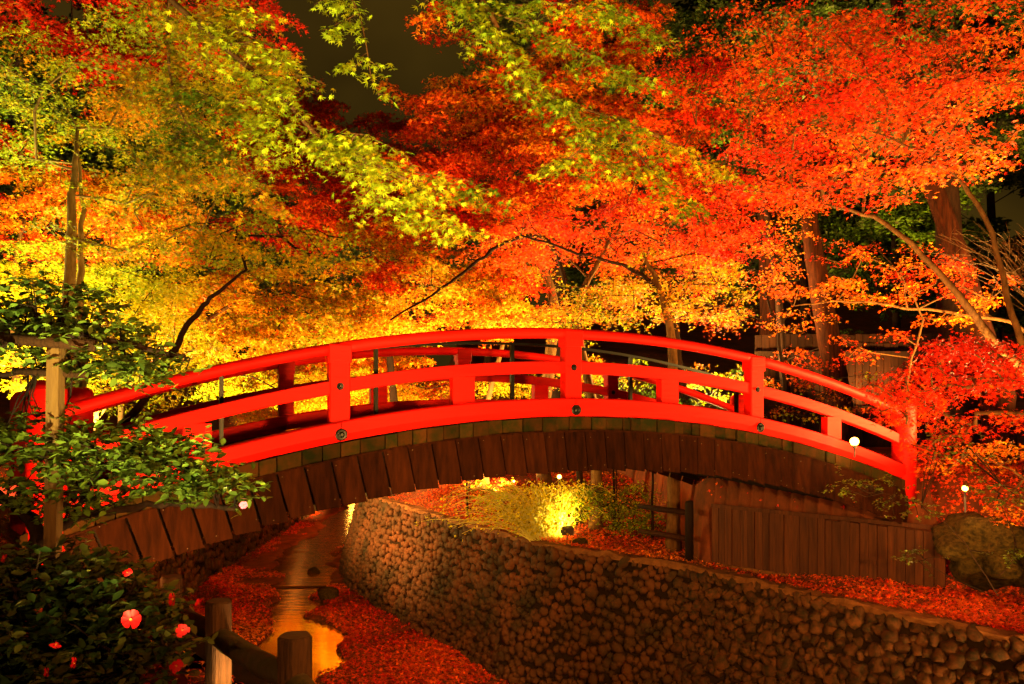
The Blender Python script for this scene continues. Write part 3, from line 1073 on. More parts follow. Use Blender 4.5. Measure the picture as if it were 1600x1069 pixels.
def tree(name, label, trunk, regions, pal, kind='mid', size=.045, per=110, tip=.007, trunkr=.12, bark='bark', mcrown='maple', cs=.9, tilt=.55, cat='tree', group=None, step=.45, maxlimb=9, base=None):
    """trunk: [(px,py,Y)...] upward; regions: (px,py,Y,rpx,rpy,rY,npads,padr)"""
    tk = [P(*p) for p in trunk]
    if base is None:
        b0 = tk[0].copy()
    else:
        b0 = np.array([(base[0] - HX) / F * base[1], base[1], 0.])
    b0[2] = gz(b0[0], b0[1]) - .05
    if np.linalg.norm(b0 - tk[0]) > .3: tk = [b0] + tk
    else: tk[0] = b0
    tk = curve(tk, 5)
    tk = [p + (rng.normal(0, .012, 3) if 0 < i < len(tk) - 1 else 0) for i, p in enumerate(tk)]
    pads = []
    for (px, py, Y, rx, ry, rY, n, pr) in regions:
        c = P(px, py, Y)
        k = 0
        while k < n:
            v = rng.uniform(-1, 1, 3)
            if np.dot(v, v) > 1: continue
            pads.append((c[0] + v[0] * rx * Y / F, c[1] + v[1] * rY, c[2] + v[2] * ry * Y / F, pr * rng.uniform(.6, 1.3)))
            k += 1
    root = empty(name, tuple(b0), label, cat, group)
    nodes, par, rr = skeleton(tk, pads, step=step, tip=tip)
    ntk = len(tk)
    limbs = chains(nodes, par, rr, ntk)
    tr = [max(trunkr * (1 - .80 * i / (ntk - 1)), 0) for i in range(ntk)]
    tr[0] *= 1.25
    sc = 1.0
    mx = max([l[0] for l in limbs] + [.001])
    sc = min(1.0, .75 * trunkr / mx)
    mb = MB(); mb.tube([p - b0 for p in tk], tr, 10)
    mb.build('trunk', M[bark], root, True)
    for i, (r0, segs_) in enumerate(limbs[:maxlimb]):
        mb = MB()
        for pts, rad in segs_:
            mb.tube([p - b0 for p in pts], [max(q_ * sc, .003) for q_ in rad], 6 if i < 5 else 4, cap=False)
        mb.build('limb', M[bark], root, True)
    mb = MB()
    for (r0, segs_) in limbs[maxlimb:]:
        for pts, rad in segs_:
            mb.tube([p - b0 for p in pts], [max(q_ * sc, .003) for q_ in rad], 4, cap=False)
    if mb.V:
        o = mb.build('twigs', M[bark], root, True); o['kind'] = 'stuff'
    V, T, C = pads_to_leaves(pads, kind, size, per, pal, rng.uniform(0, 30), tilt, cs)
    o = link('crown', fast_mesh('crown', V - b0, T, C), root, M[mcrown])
    o['kind'] = 'stuff'
    STATS[label[:40]] = len(T)
    return root


# left: tall twin-trunked tree with yellow green leaves
tree('maple_tree', 'tall slim maple with pale forked trunk and yellow green leaves at the left', [(108, 620, 11.4), (107, 450, 11.4), (112, 340, 11.4), (116, 265, 11.4), (122, 200, 11.4)],
     [(110, 110, 11.4, 180, 100, 1.6, 26, .62), (290, 200, 11.0, 150, 150, 1.4, 34, .58), (330, 90, 10.6, 120, 90, 1.2, 16, .55), (180, 300, 11.6, 150, 90, 1.4, 14, .5), (220, 375, 11.3, 180, 35, 1.0, 16, .5)],
     [OLV, YGR, YGR, YEL, GRN, GOLD], 'mid', .047, 150, trunkr=.12, cs=1.2, bark='barkpale')
tree('maple_tree', 'second slim pale trunk close beside the tall yellow green maple', [(128, 620, 11.8), (124, 450, 11.8), (129, 330, 11.8), (122, 240, 11.8)],
     [(60, 210, 12, 100, 60, 1., 9, .55), (40, 120, 12, 80, 60, 1., 8, .55)], [OLV, YGR, GRN], 'mid', .045, 130, trunkr=.085, bark='barkpale')
tree('maple_tree', 'bright yellow floodlit maple low at the left behind the bridge end', [(190, 640, 14.6), (180, 540, 14.6), (150, 470, 14.6)],
     [(150, 440, 14.5, 180, 60, 1.6, 46, .6), (90, 560, 14.0, 140, 60, 1.4, 34, .55), (250, 520, 14.5, 90, 80, 1.2, 26, .55), (40, 390, 14.5, 60, 50, 1, 8, .6)], [GOLD, YEL, YEL, YEL, YGR], 'mid', .052, 170, trunkr=.1, cs=.7)
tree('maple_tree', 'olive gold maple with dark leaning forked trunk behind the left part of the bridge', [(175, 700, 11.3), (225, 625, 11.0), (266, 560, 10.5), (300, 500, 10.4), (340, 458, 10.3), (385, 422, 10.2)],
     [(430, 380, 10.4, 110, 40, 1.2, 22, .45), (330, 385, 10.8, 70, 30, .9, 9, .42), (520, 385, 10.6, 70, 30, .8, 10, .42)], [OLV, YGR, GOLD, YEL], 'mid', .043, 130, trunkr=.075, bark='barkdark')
tree('maple_tree', 'orange and gold maple at the far left behind the tall slim tree', [(30, 640, 17.5), (20, 450, 17.5), (40, 330, 17.5)],
     [(70, 310, 17.5, 190, 90, 2.2, 36, .8), (220, 350, 18, 120, 60, 1.6, 20, .7), (30, 240, 17.5, 110, 40, 1.5, 12, .7)], [ORG, GOLD, YEL, ORG, RED], 'far', .062, 190, trunkr=.14)
tree('maple_tree', 'dark red maple top filling the upper left corner', [(-60, 620, 16.5), (-30, 200, 16.5), (60, 60, 16.5)],
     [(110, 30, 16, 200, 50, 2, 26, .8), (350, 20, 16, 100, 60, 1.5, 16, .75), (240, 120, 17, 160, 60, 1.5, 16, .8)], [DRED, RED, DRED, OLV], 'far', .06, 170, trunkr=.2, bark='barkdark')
tree('maple_tree', 'golden orange maple behind the left half of the bridge arch', [(150, 650, 18), (250, 560, 18), (340, 490, 18), (420, 450, 18)],
     [(420, 470, 18, 170, 70, 2.2, 56, .75), (560, 500, 17.5, 120, 50, 1.6, 30, .65), (330, 540, 17, 100, 40, 1.4, 18, .65)], [GOLD, YEL, ORG, OLV, GOLD, YGR, DRED, GOLD], 'far', .072, 150, trunkr=.12)
tree('maple_tree', 'orange maple with thin pale stems behind the middle of the bridge', [(760, 640, 20), (790, 510, 20), (760, 440, 20)],
     [(700, 450, 20, 170, 60, 2.4, 46, .75), (640, 390, 20.5, 130, 50, 2, 26, .75), (790, 500, 19, 90, 25, 1.5, 14, .6)], [ORG, GOLD, OLV, YEL, GOLD, DRED, ORG, RED], 'far', .072, 150, trunkr=.10)
tree('maple_tree', 'deep red maple with crown against the night sky left of centre', [(620, 680, 23), (590, 420, 23), (540, 320, 23)],
     [(500, 290, 23, 150, 90, 2.6, 46, .95), (640, 300, 22, 120, 70, 2.4, 34, .9), (450, 190, 24, 80, 70, 2, 15, .9), (560, 190, 24.5, 120, 38, 2, 10, .75)], [DRED, RED, ORG, RED, DRED], 'far', .07, 200, trunkr=.17, bark='barkdark', cs=.7)
tree('maple_tree', 'broad red and orange maple over the centre of the bridge', [(850, 650, 19), (866, 480, 19), (830, 380, 19), (800, 300, 19)],
     [(790, 270, 19, 210, 90, 2.6, 74, .85), (700, 190, 19, 110, 50, 2, 22, .75), (860, 150, 18.5, 150, 70, 2, 36, .8), (900, 60, 18, 160, 60, 2, 26, .8), (1000, 240, 18, 120, 90, 2, 26, .8), (690, 40, 17, 50, 40, 1, 6, .5)],
     [RED, ORG, DRED, ORG, GOLD, RED], 'far', .068, 180, trunkr=.2, cs=.8)
tree('maple_tree', 'red maple with twisting pale limbs right of the centre', [(930, 650, 16.5), (900, 500, 16.5), (940, 400, 16.5), (985, 330, 16.5)],
     [(950, 370, 16.5, 170, 50, 1.8, 44, .6), (1090, 370, 16, 80, 45, 1.2, 20, .55), (840, 390, 17, 90, 40, 1.2, 16, .6), (1120, 300, 15.5, 80, 40, 1, 12, .55), (1090, 110, 15.5, 80, 60, 1, 16, .6), (1060, 210, 15.5, 70, 40, 1, 8, .55)], [DRED, RED, ORG, RED, ORG], 'mid', .05, 130, trunkr=.13)
tree('maple_tree', 'floodlit maple with orange brown trunk and yellow lower leaves behind the bridge crest', [(1052, 640, 14.8), (1048, 520, 14.8), (1030, 450, 14.8), (1005, 395, 14.8)],
     [(960, 470, 14.8, 110, 32, 1.3, 30, .5), (1110, 470, 14.5, 90, 30, 1.1, 18, .46), (880, 500, 15, 60, 25, 1, 12, .5), (1040, 420, 14.8, 130, 30, 1.2, 22, .5)], [GOLD, YEL, YGR, ORG, GOLD, YEL], 'mid', .047, 130, trunkr=.13)
tree('maple_tree', 'large orange red maple overhanging the upper right', [(1720, 760, 11.0), (1640, 620, 10.8), (1550, 530, 10.7), (1480, 440, 10.6), (1385, 350, 10.5), (1290, 318, 10.3)],
     [(1300, 160, 10.2, 170, 110, 1.6, 56, .52), (1200, 260, 10.5, 110, 60, 1.2, 26, .45), (1440, 90, 10, 160, 90, 1.4, 34, .52), (1330, 300, 10.4, 130, 40, 1, 17, .4), (1180, 40, 10.8, 90, 40, 1, 12, .45)],
     [RED, ORG, DRED, ORG, RED, GOLD, RED], 'mid', .040, 165, trunkr=.085, cs=1.0)
tree('maple_tree', 'orange red maple with pale curved trunk at the right edge', [(1700, 760, 9.6), (1620, 600, 9.4), (1582, 490, 9.3), (1540, 340, 9.2), (1470, 255, 9.1), (1392, 215, 9.0)],
     [(1500, 190, 9.2, 120, 100, 1.1, 26, .42), (1570, 60, 9, 90, 80, 1, 15, .45), (1400, 240, 9.2, 90, 50, .8, 12, .38)], [ORG, RED, ORG, GOLD, RED], 'mid', .043, 140, trunkr=.06)
tree('maple_tree', 'long low orange maple bough reaching left before the dark trunks at right', [(1680, 620, 13), (1600, 515, 13), (1480, 490, 13), (1330, 470, 13), (1240, 478, 13)],
     [(1330, 450, 13, 130, 16, .8, 16, .42), (1470, 470, 13, 100, 30, .8, 9, .36), (1210, 440, 13.2, 70, 18, .6, 7, .38), (1430, 400, 12.6, 90, 22, .7, 8, .4)], [ORG, GOLD, RED, ORG], 'mid', .043, 110, trunkr=.05)
tree('maple_tree', 'low red maple hiding the right end of the bridge railing', [(1700, 800, 8.8), (1660, 660, 8.7), (1600, 600, 8.6), (1520, 590, 8.5)],
     [(1520, 565, 8.5, 110, 48, .8, 46, .34), (1450, 600, 8.7, 85, 34, .5, 30, .28), (1560, 650, 8.8, 60, 30, .5, 12, .3), (1415, 628, 9.9, 48, 30, .3, 26, .22), (1442, 700, 9.7, 28, 34, .3, 14, .2), (1420, 645, 9.6, 55, 26, .35, 24, .22), (1470, 690, 9.4, 50, 20, .3, 10, .22)], [RED, ORG, RED, RED, DRED, RED], 'mid', .040, 150, trunkr=.06, cs=1.5)
tree('maple_tree', 'small orange maple shrub beside the little lamp at the right', [(1640, 800, 10), (1590, 740, 9.9), (1540, 720, 9.8)],
     [(1560, 705, 9.8, 60, 22, .5, 16, .27), (1480, 725, 10, 40, 18, .4, 8, .24), (1580, 790, 9.6, 40, 20, .4, 8, .25)], [ORG, GOLD, RED, ORG], 'mid', .038, 140, trunkr=.035, cs=1.5)
tree('maple_tree', 'red maple in shadow behind the large orange one at upper right', [(1230, 640, 18), (1210, 420, 18), (1180, 200, 18)],
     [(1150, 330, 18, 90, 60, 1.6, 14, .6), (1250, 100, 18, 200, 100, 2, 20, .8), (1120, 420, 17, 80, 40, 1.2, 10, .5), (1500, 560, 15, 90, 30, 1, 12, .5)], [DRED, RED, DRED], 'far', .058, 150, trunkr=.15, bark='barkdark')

tree('maple_tree', 'distant golden maple overhanging the stream seen between the rails', [(610, 690, 36), (600, 600, 36), (560, 540, 36)],
     [(560, 560, 35, 110, 55, 3, 60, 1.1), (640, 600, 33, 60, 30, 2, 20, .8), (480, 600, 36, 90, 36, 3, 30, 1.0)], [GOLD, ORG, YEL, ORG, RED, GOLD], 'far', .085, 200, trunkr=.16, step=.9, bark='barkdark')
tree('maple_tree', 'distant orange maple far up the left bank of the stream', [(330, 690, 42), (350, 600, 42), (440, 520, 42)],
     [(480, 500, 42, 150, 60, 3, 50, 1.4), (560, 640, 45, 60, 30, 2, 14, 1.2)], [ORG, GOLD, RED, ORG], 'far', .10, 170, trunkr=.2, step=1., bark='barkdark')

tree('maple_tree', 'slender maple whose dark limb droops left across the gold leaves behind the bridge', [(905, 690, 16.8), (900, 560, 16.6), (880, 430, 16.3), (850, 372, 16), (800, 375, 15.5), (745, 408, 15), (690, 452, 14.6), (610, 500, 14.3)],
     [(760, 380, 15.3, 80, 24, .8, 9, .42), (660, 430, 14.7, 70, 24, .7, 7, .4), (850, 340, 16, 60, 30, .8, 7, .42)], [ORG, GOLD, YGR, RED], 'mid', .043, 80, trunkr=.075, bark='barkdark')
tree('maple_tree', 'maple with long dark limb reaching left beneath the red crowns', [(1085, 690, 15.6), (1062, 560, 15.4), (1045, 475, 15.2), (990, 422, 15), (905, 396, 14.8), (815, 368, 14.6)],
     [(930, 385, 14.9, 90, 20, .8, 10, .42), (830, 350, 14.6, 60, 20, .6, 6, .4), (1060, 400, 15.2, 60, 30, .8, 8, .42)], [RED, ORG, DRED, GOLD], 'mid', .043, 80, trunkr=.08, bark='barkdark')
tree('maple_tree', 'sparse red maple in front of the board fence between the cedars', [(1225, 660, 15.6), (1222, 560, 15.5), (1200, 470, 15.4), (1180, 420, 15.3)],
     [(1190, 400, 15.3, 70, 40, .8, 13, .42), (1250, 500, 15, 70, 24, .7, 9, .38), (1140, 500, 15.2, 60, 24, .6, 8, .4), (1220, 350, 15.5, 60, 30, .7, 8, .4)], [RED, ORG, RED, GOLD, ORG], 'mid', .042, 110, trunkr=.055, bark='barkdark')
tree('maple_tree', 'thin orange maple in front of the leaning cedar', [(1420, 690, 12.8), (1415, 600, 12.7), (1440, 500, 12.6), (1400, 420, 12.5)],
     [(1370, 540, 12.7, 70, 26, .6, 9, .34), (1450, 420, 12.4, 60, 30, .6, 9, .34), (1330, 390, 12.8, 60, 20, .6, 7, .34), (1540, 440, 12, 50, 40, .6, 9, .34)], [ORG, RED, DRED, ORG, OLV], 'mid', .040, 110, trunkr=.04)

tree('maple_tree', 'golden maple low over the stream far up its left bank', [(330, 690, 33), (340, 620, 33), (400, 580, 33)],
     [(430, 600, 33, 80, 50, 2.5, 60, 1.0), (520, 560, 36, 80, 60, 2.5, 40, 1.1), (400, 540, 38, 90, 50, 2.5, 30, 1.2), (470, 650, 36, 50, 26, 2, 16, .9)], [GOLD, YEL, ORG, GOLD, ORG], 'far', .09, 170, trunkr=.16, step=1., bark='barkdark')
tree('evergreen_tree', 'dark evergreen tree standing between the two reddish cedars', [(1400, 640, 21), (1400, 420, 21), (1390, 250, 21)],
     [(1400, 370, 21, 120, 120, 1.6, 40, 1.0)], [DGRN, (.02, .03, .004), GRN], 'quad', .10, 130, trunkr=.18, bark='barkdark', mcrown='evergreen', tip=.012, step=1.)

# cedars: straight trunks, dark crowns high up
for (lb, pts, rad, regs) in [
    ('tall cedar with bare reddish trunk standing behind the right bridge rail', [(1312, 640, 17), (1300, 560, 17), (1272, 400, 17), (1262, 300, 17), (1250, 0, 17), (1245, -160, 17)], .33, [(1240, 20, 17.5, 190, 120, 2, 26, 1.0)]),
    ('leaning cedar with thick reddish brown trunk at the right', [(1560, 620, 14), (1545, 560, 14), (1490, 380, 14), (1440, 220, 14), (1400, 0, 14), (1390, -160, 14)], .30, [(1430, 60, 15, 190, 150, 1.6, 22, .8)]),
    ('cedar with broad dark trunk behind the leaning cedar', [(1500, 640, 16), (1488, 480, 16), (1480, 300, 16), (1480, 0, 16), (1480, -120, 16)], .42, [(1520, 120, 18, 200, 200, 2, 24, 1.0)]),
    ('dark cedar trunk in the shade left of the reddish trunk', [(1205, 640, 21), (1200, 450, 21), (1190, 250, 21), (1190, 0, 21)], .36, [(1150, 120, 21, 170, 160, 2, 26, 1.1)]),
    ('dark cedar trunk behind the centre of the bridge', [(866, 640, 26), (868, 480, 26), (872, 300, 26), (870, 100, 26), (870, -100, 26)], .42, [(880, 120, 27, 200, 170, 2.5, 28, 1.5)]),
]:
    tree('cedar_tree', lb, pts, regs, [DGRN, (.03, .045, .01), GRN], 'quad', .085, 170, trunkr=rad, bark='cedar' if 'reddish' in lb else 'barkdark', mcrown='evergreen', tip=.01, step=.8)
# evergreens far behind that close the view
for (lb, pts, regs) in [
    ('dark evergreen tree behind the dark red maple at the far left', [(-40, 600, 27), (-40, 100, 27)], [(40, 200, 27, 260, 240, 2.5, 50, 1.7)]),
    ('dark evergreen tree behind the golden maples left of centre', [(330, 600, 30), (320, 150, 30)], [(270, 220, 30, 180, 260, 2.5, 46, 1.8), (420, 420, 30, 200, 130, 2, 26, 1.7)]),
    ('dark evergreen tree behind the red maples of the centre', [(760, 600, 32), (780, 330, 32)], [(700, 400, 32, 260, 130, 2, 40, 1.8), (960, 220, 31, 230, 240, 2.5, 46, 1.8)]),
    ('dark evergreen tree closing the view between the cedars', [(1260, 600, 27), (1250, 100, 27)], [(1200, 200, 27, 250, 300, 2.5, 60, 1.6)]),
    ('dark evergreen tree closing the view at the far right', [(1560, 600, 24), (1540, 100, 24)], [(1520, 240, 24, 240, 330, 2.5, 66, 1.5)]),
]:
    tree('evergreen_tree', lb, pts, regs, [DGRN, (.02, .03, .008), (.04, .05, .01)], 'quad', .14, 110, trunkr=.3, bark='barkdark', mcrown='evergreen', tip=.012, step=1.4)

# shrubs behind the bridge
for (lb, x, Y, regs, pal, per) in [
    ('gold and orange shrub seen through the railing just right of the bridge crest', 940, 17.5, [(935, 590, 17.5, 55, 36, .8, 22, .42), (1120, 590, 16.5, 60, 40, .8, 14, .4)], [GOLD, ORG, YGR, OLV], 120),
    ('orange shrub low in front of the board fence behind the right railing', 1250, 16.0, [(1230, 575, 16.0, 70, 36, .6, 16, .34), (1340, 610, 15.5, 60, 30, .5, 12, .32), (1180, 640, 15.5, 50, 25, .5, 8, .34)], [ORG, RED, GOLD, DRED], 100),
    ('yellow floodlit shrub seen through the left bays of the railing', 150, 13.5, [(200, 600, 13.5, 150, 40, .9, 34, .4), (430, 595, 20, 160, 40, 1.2, 40, .6)], [YEL, YGR, GOLD], 130),
    ('orange leafed shrub seen through the railing left of the middle', 690, 24, [(600, 600, 25, 170, 32, 1.4, 40, .7), (760, 605, 23, 120, 30, 1.2, 24, .6), (480, 590, 27, 100, 36, 1.4, 20, .7)], [ORG, GOLD, YGR, GOLD, DRED], 130),
    ('glossy green shrub seen through the railing right of the middle', 1020, 15.6, [(1000, 605, 15.6, 110, 45, .8, 24, .38), (1150, 600, 15, 70, 45, .6, 8, .35)], [DGRN, GRN, DGRN, YGR], 110),
    ('sparse shrub with pale leaf tips behind the right railing', 1280, 14, [(1270, 620, 14, 60, 40, .5, 7, .3), (1330, 580, 14.5, 40, 30, .4, 3, .3)], [GRN, YGR, GOLD], 60),
    ('green shrub lit on its crown under the bridge arch', 960, 16.6, [(960, 775, 16.4, 78, 34, .5, 60, .34), (985, 815, 16.0, 55, 28, .4, 30, .30), (910, 790, 16.6, 30, 30, .3, 12, .28)], [GRN, YGR, DGRN, YGR, OLV], 190),
    ('brown and red leafed shrub on the bank left of the yellow bush', 730, 18.5, [(740, 775, 18.5, 70, 25, .6, 18, .4), (800, 760, 19, 80, 30, .6, 14, .4)], [DRED, OLV, ORG, DRED], 120),
    ('red leafed undergrowth behind the rail fence under the arch', 1080, 18, [(1085, 790, 18, 50, 40, .8, 14, .4)], [DRED, RED, ORG], 110),
    ('dark evergreen shrub behind the board fence at right', 1380, 20.5, [(1350, 560, 20.5, 170, 60, .8, 20, .7)], [DGRN, (.03, .04, .01), GRN], 110),
]:
    tree('shrub', lb, [(x, 700 if Y < 16 else 720, Y), (x + 5, 650 if 'arch' not in lb and 'bank' not in lb else 800, Y)], regs, pal, 'mid' if 'green shrub lit' not in lb else 'oval', .045, per, trunkr=.03, cat='shrub', bark='barkdark', tilt=.9)

# arching yellow bush, long thin stems
by = P(850, 850, 15.9)
root = empty('arching_bush', (by[0], by[1], gz(by[0], by[1])), 'brilliantly lit yellow bush of arching thin stems on the bank under the arch', 'bush')
off = np.array([by[0], by[1], gz(by[0], by[1])])
mb = MB(); lp_, ln_, lt_ = [], [], []
for k in range(230):
    a = rng.uniform(0, 6.283); L_ = rng.uniform(.7, 1.5)
    d = np.array([math.cos(a) * 1.2 - .45, math.sin(a) * .6, 0]) * rng.uniform(.4, 1.15)
    h = rng.uniform(.3, 1.15)
    s0 = np.array([rng.uniform(-.3, .35), rng.uniform(-.25, .25), 0])
    pts = [s0 + d * L_ * u + np.array([0, 0, h * math.sin(min(u * 2.2, 2.4)) * 1.0]) + rng.normal(0, .015, 3) for u in np.linspace(0, 1, 8)]
    mb.tube(pts, [.009 * (1 - .6 * u) for u in np.linspace(0, 1, 8)], 3, cap=False)
    for p in pts[2:]:
        for _ in range(3):
            lp_.append(p + rng.normal(0, .05, 3)); ln_.append(rng.normal(0, .6, 3) + [0, -.2, .6]); lt_.append(d + [0, 0, -.5] + rng.normal(0, .4, 3))
mb.build('stems', mat('yellow_stem', (.5, .42, .06), .6, .3), root)['kind'] = 'stuff'
lp_, ln_, lt_ = map(np.array, (lp_, ln_, lt_))
V, T, C = leaves(lp_, ln_, lt_, rng.uniform(.03, .06, len(lp_)), colours(lp_, [YGR, YEL, (.6, .55, .03)], 2), 'quad')
link('foliage', fast_mesh('foliage', V, T, C), root, M['maple'])['kind'] = 'stuff'

# ---------------------------------------------------------------- near boughs of yellow green maple leaves (hang in from above)
NEAR_LEAF = {}


def bough(label, limb, subs, Yr, nleaf, pal, size, spread, rad=.022, name='maple_bough'):
    """limb: px points; subs: further px polylines"""
    L0 = [P(*p) for p in limb]
    off = L0[0]
    root = empty(name, tuple(off), label, 'branch')
    lc = curve(L0, 8)
    mb = MB(); mb.tube([p - off for p in lc], [rad * (1 - .75 * i / (len(lc) - 1)) for i in range(len(lc))], 7)
    mb.build('limb', M['bark'], root, True)
    allp = []
    Wt = []
    for i in range(len(lc)):
        allp.append(lc[i]); Wt.append(.35 if i < len(lc) * .25 else 1.)
    for sb in subs:
        sc = curve([P(*p) for p in sb], 7)
        mb = MB(); mb.tube([p - off for p in sc], [max(rad * .42 * (1 - .75 * i / (len(sc) - 1)), .002) for i in range(len(sc))], 5)
        mb.build('branch', M['bark'], root, True)
        allp += sc; Wt += [1.2] * len(sc)
    allp = np.array(allp); Wt = np.array(Wt); Wt = Wt / Wt.sum()
    # twigs, then leaves along twigs
    nt_ = nleaf // 11
    mbt = MB()
    PP, NN, TT_ = [], [], []
    for k in range(nt_):
        j = rng.choice(len(allp), p=Wt)
        a = allp[j]
        th = rng.uniform(0, 6.283)
        Lg = spread * rng.uniform(.35, 1.1)
        d = np.array([math.cos(th), math.sin(th) * .8, rng.uniform(-.55, .18)])
        pts = [a + d * Lg * u + np.array([0, 0, -.35 * Lg * u * u]) for u in (0, .33, .66, 1)]
        mbt.tube([p - off for p in pts], [.0028, .0022, .0018, .0012], 3, cap=False)
        for _ in range(11):
            u = rng.uniform(.2, 1.08)
            p = a + d * Lg * u + np.array([0, 0, -.35 * Lg * u * u])
            sd = rng.normal(0, 1, 3) * [.035, .035, .012]
            PP.append(p + sd + [0, 0, -.012])
            NN.append(np.array([0, -.55, .8]) + rng.normal(0, .42, 3))
            TT_.append(d * .8 + np.array([0, 0, -.6]) + rng.normal(0, .6, 3))
    mbt.build('twigs', M['bark'], root)['kind'] = 'stuff'
    PP, NN, TT_ = map(np.array, (PP, NN, TT_))
    col = colours(PP, pal, 2.2, rng.uniform(0, 9))
    sz = size * rng.uniform(.72, 1.2, len(PP))
    order = np.argsort(PP[:, 1] / sz)
    px_ = HX + F * PP[:, 0] / PP[:, 1]; py_ = HY - F * PP[:, 2] / PP[:, 1]
    vis = [i for i in order if 0 < px_[i] < 1600 and 5 < py_[i] < 1069]
    single = set(vis[:290])
    # single leaves share a handful of meshes (one per tint)
    tv, tt = TPL['near']
    if name not in NEAR_LEAF:
        NEAR_LEAF[name] = []
    protos = []
    for c in range(8):
        i = order[rng.integers(0, len(order))]
        pm = fast_mesh('leaf', tv, tt, np.repeat(col[i:i + 1], len(tv), axis=0)); pm.materials.append(M['maple'])
        protos.append((col[i], pm))
    n_ = unit(NN); d_ = unit(TT_ - n_ * np.sum(TT_ * n_, axis=1, keepdims=True)); s_ = np.cross(n_, d_)
    for i in vis[:290]:
        pm = min(protos, key=lambda q: np.abs(q[0] - col[i]).sum())[1]
        o = link('leaf', pm, root)
        R_ = np.stack([d_[i], s_[i], n_[i]], 1) * sz[i]
        l_ = PP[i] - off
        o.matrix_basis = Matrix([list(R_[0]) + [l_[0]], list(R_[1]) + [l_[1]], list(R_[2]) + [l_[2]], [0, 0, 0, 1]])
    rest = np.array([i for i in range(len(PP)) if i not in single])
    V, T, C = leaves(PP[rest] - off, NN[rest], TT_[rest], sz[rest], col[rest], 'near')
    link('foliage', fast_mesh('foliage', V, T, C), root, M['maple'])['kind'] = 'stuff'
    return root


bough('long yellow green maple bough sweeping from the top left down to above mid bridge', [(235, -30, 5.4), (300, 30, 5.3), (370, 90, 5.2), (440, 150, 5.1), (500, 215, 5.1), (570, 248, 5.1), (640, 282, 5.2), (700, 300, 5.3), (770, 296, 5.4)],
      [[(500, 215, 5.1), (560, 225, 5.2), (620, 262, 5.2), (720, 280, 5.2)], [(412, 125, 5.15), (405, 200, 5.1), (410, 250, 5.1)], [(570, 248, 5.1), (590, 300, 5.2), (640, 345, 5.3)], [(350, 70, 5.2), (420, 70, 5.2), (470, 140, 5.1)],
       [(300, 30, 5.3), (380, 50, 5.2), (440, 100, 5.2)], [(540, 240, 5.1), (560, 210, 5.0), (610, 230, 5.0)], [(330, 50, 5.3), (360, 20, 5.3), (420, 30, 5.3)], [(640, 282, 5.2), (680, 330, 5.3), (720, 360, 5.4)]],
      5.2, 3900, [YGR, (.42, .46, .014), YGR, YEL, OLV, GRN], .038, .20)
bough('yellow green maple bough hanging from the top centre towards the right', [(730, -30, 5.6), (765, 20, 5.6), (795, 80, 5.6), (830, 130, 5.7), (880, 160, 5.8), (960, 185, 6.0), (1040, 215, 6.2)],
      [[(770, 20, 5.6), (850, 50, 5.7), (930, 90, 5.8), (1000, 120, 5.9)], [(880, 160, 5.8), (920, 220, 5.9), (960, 270, 6.0)], [(960, 185, 6.0), (1020, 270, 6.1), (1090, 320, 6.2)], [(790, 10, 5.6), (880, 5, 5.7), (970, 20, 5.8)], [(1000, 200, 6.1), (1080, 240, 6.2), (1140, 270, 6.3)],
       [(700, -10, 5.6), (740, 10, 5.6), (760, 60, 5.6)], [(940, 180, 6), (900, 240, 6.0), (850, 260, 6.0)], [(930, 0, 5.8), (1000, 40, 5.9), (1040, 60, 6)]],
      5.8, 3900, [YGR, OLV, GRN, YGR, YEL, (.5, .34, .01)], .040, .23)
bough('narrow drooping sprig of small yellow maple leaves against the night sky', [(535, -25, 5.2), (560, 20, 5.2), (572, 70, 5.2), (580, 120, 5.2), (592, 150, 5.2)],
      [[(560, 20, 5.2), (535, 35, 5.2), (520, 50, 5.2)], [(575, 90, 5.2), (550, 105, 5.2), (535, 100, 5.2)], [(500, -30, 5.2), (520, 0, 5.2), (545, 10, 5.2)]], 5.2, 330, [YGR, YGR, YEL, (.5, .4, .02)], .04, .11, rad=.006)
bough('hanging golden olive maple bough left of the long bough', [(265, -30, 6.6), (262, 60, 6.6), (268, 130, 6.6), (290, 190, 6.6), (330, 230, 6.6)],
      [[(262, 60, 6.6), (220, 110, 6.6), (200, 160, 6.7)], [(268, 130, 6.6), (330, 150, 6.6), (380, 180, 6.6)], [(290, 190, 6.6), (270, 240, 6.7), (300, 280, 6.7)], [(330, 230, 6.6), (400, 290, 6.7), (430, 330, 6.8)], [(262, 40, 6.6), (330, 20, 6.6), (380, 0, 6.6)]],
      6.6, 2700, [OLV, YGR, GOLD, OLV, GRN], .040, .27, rad=.016)

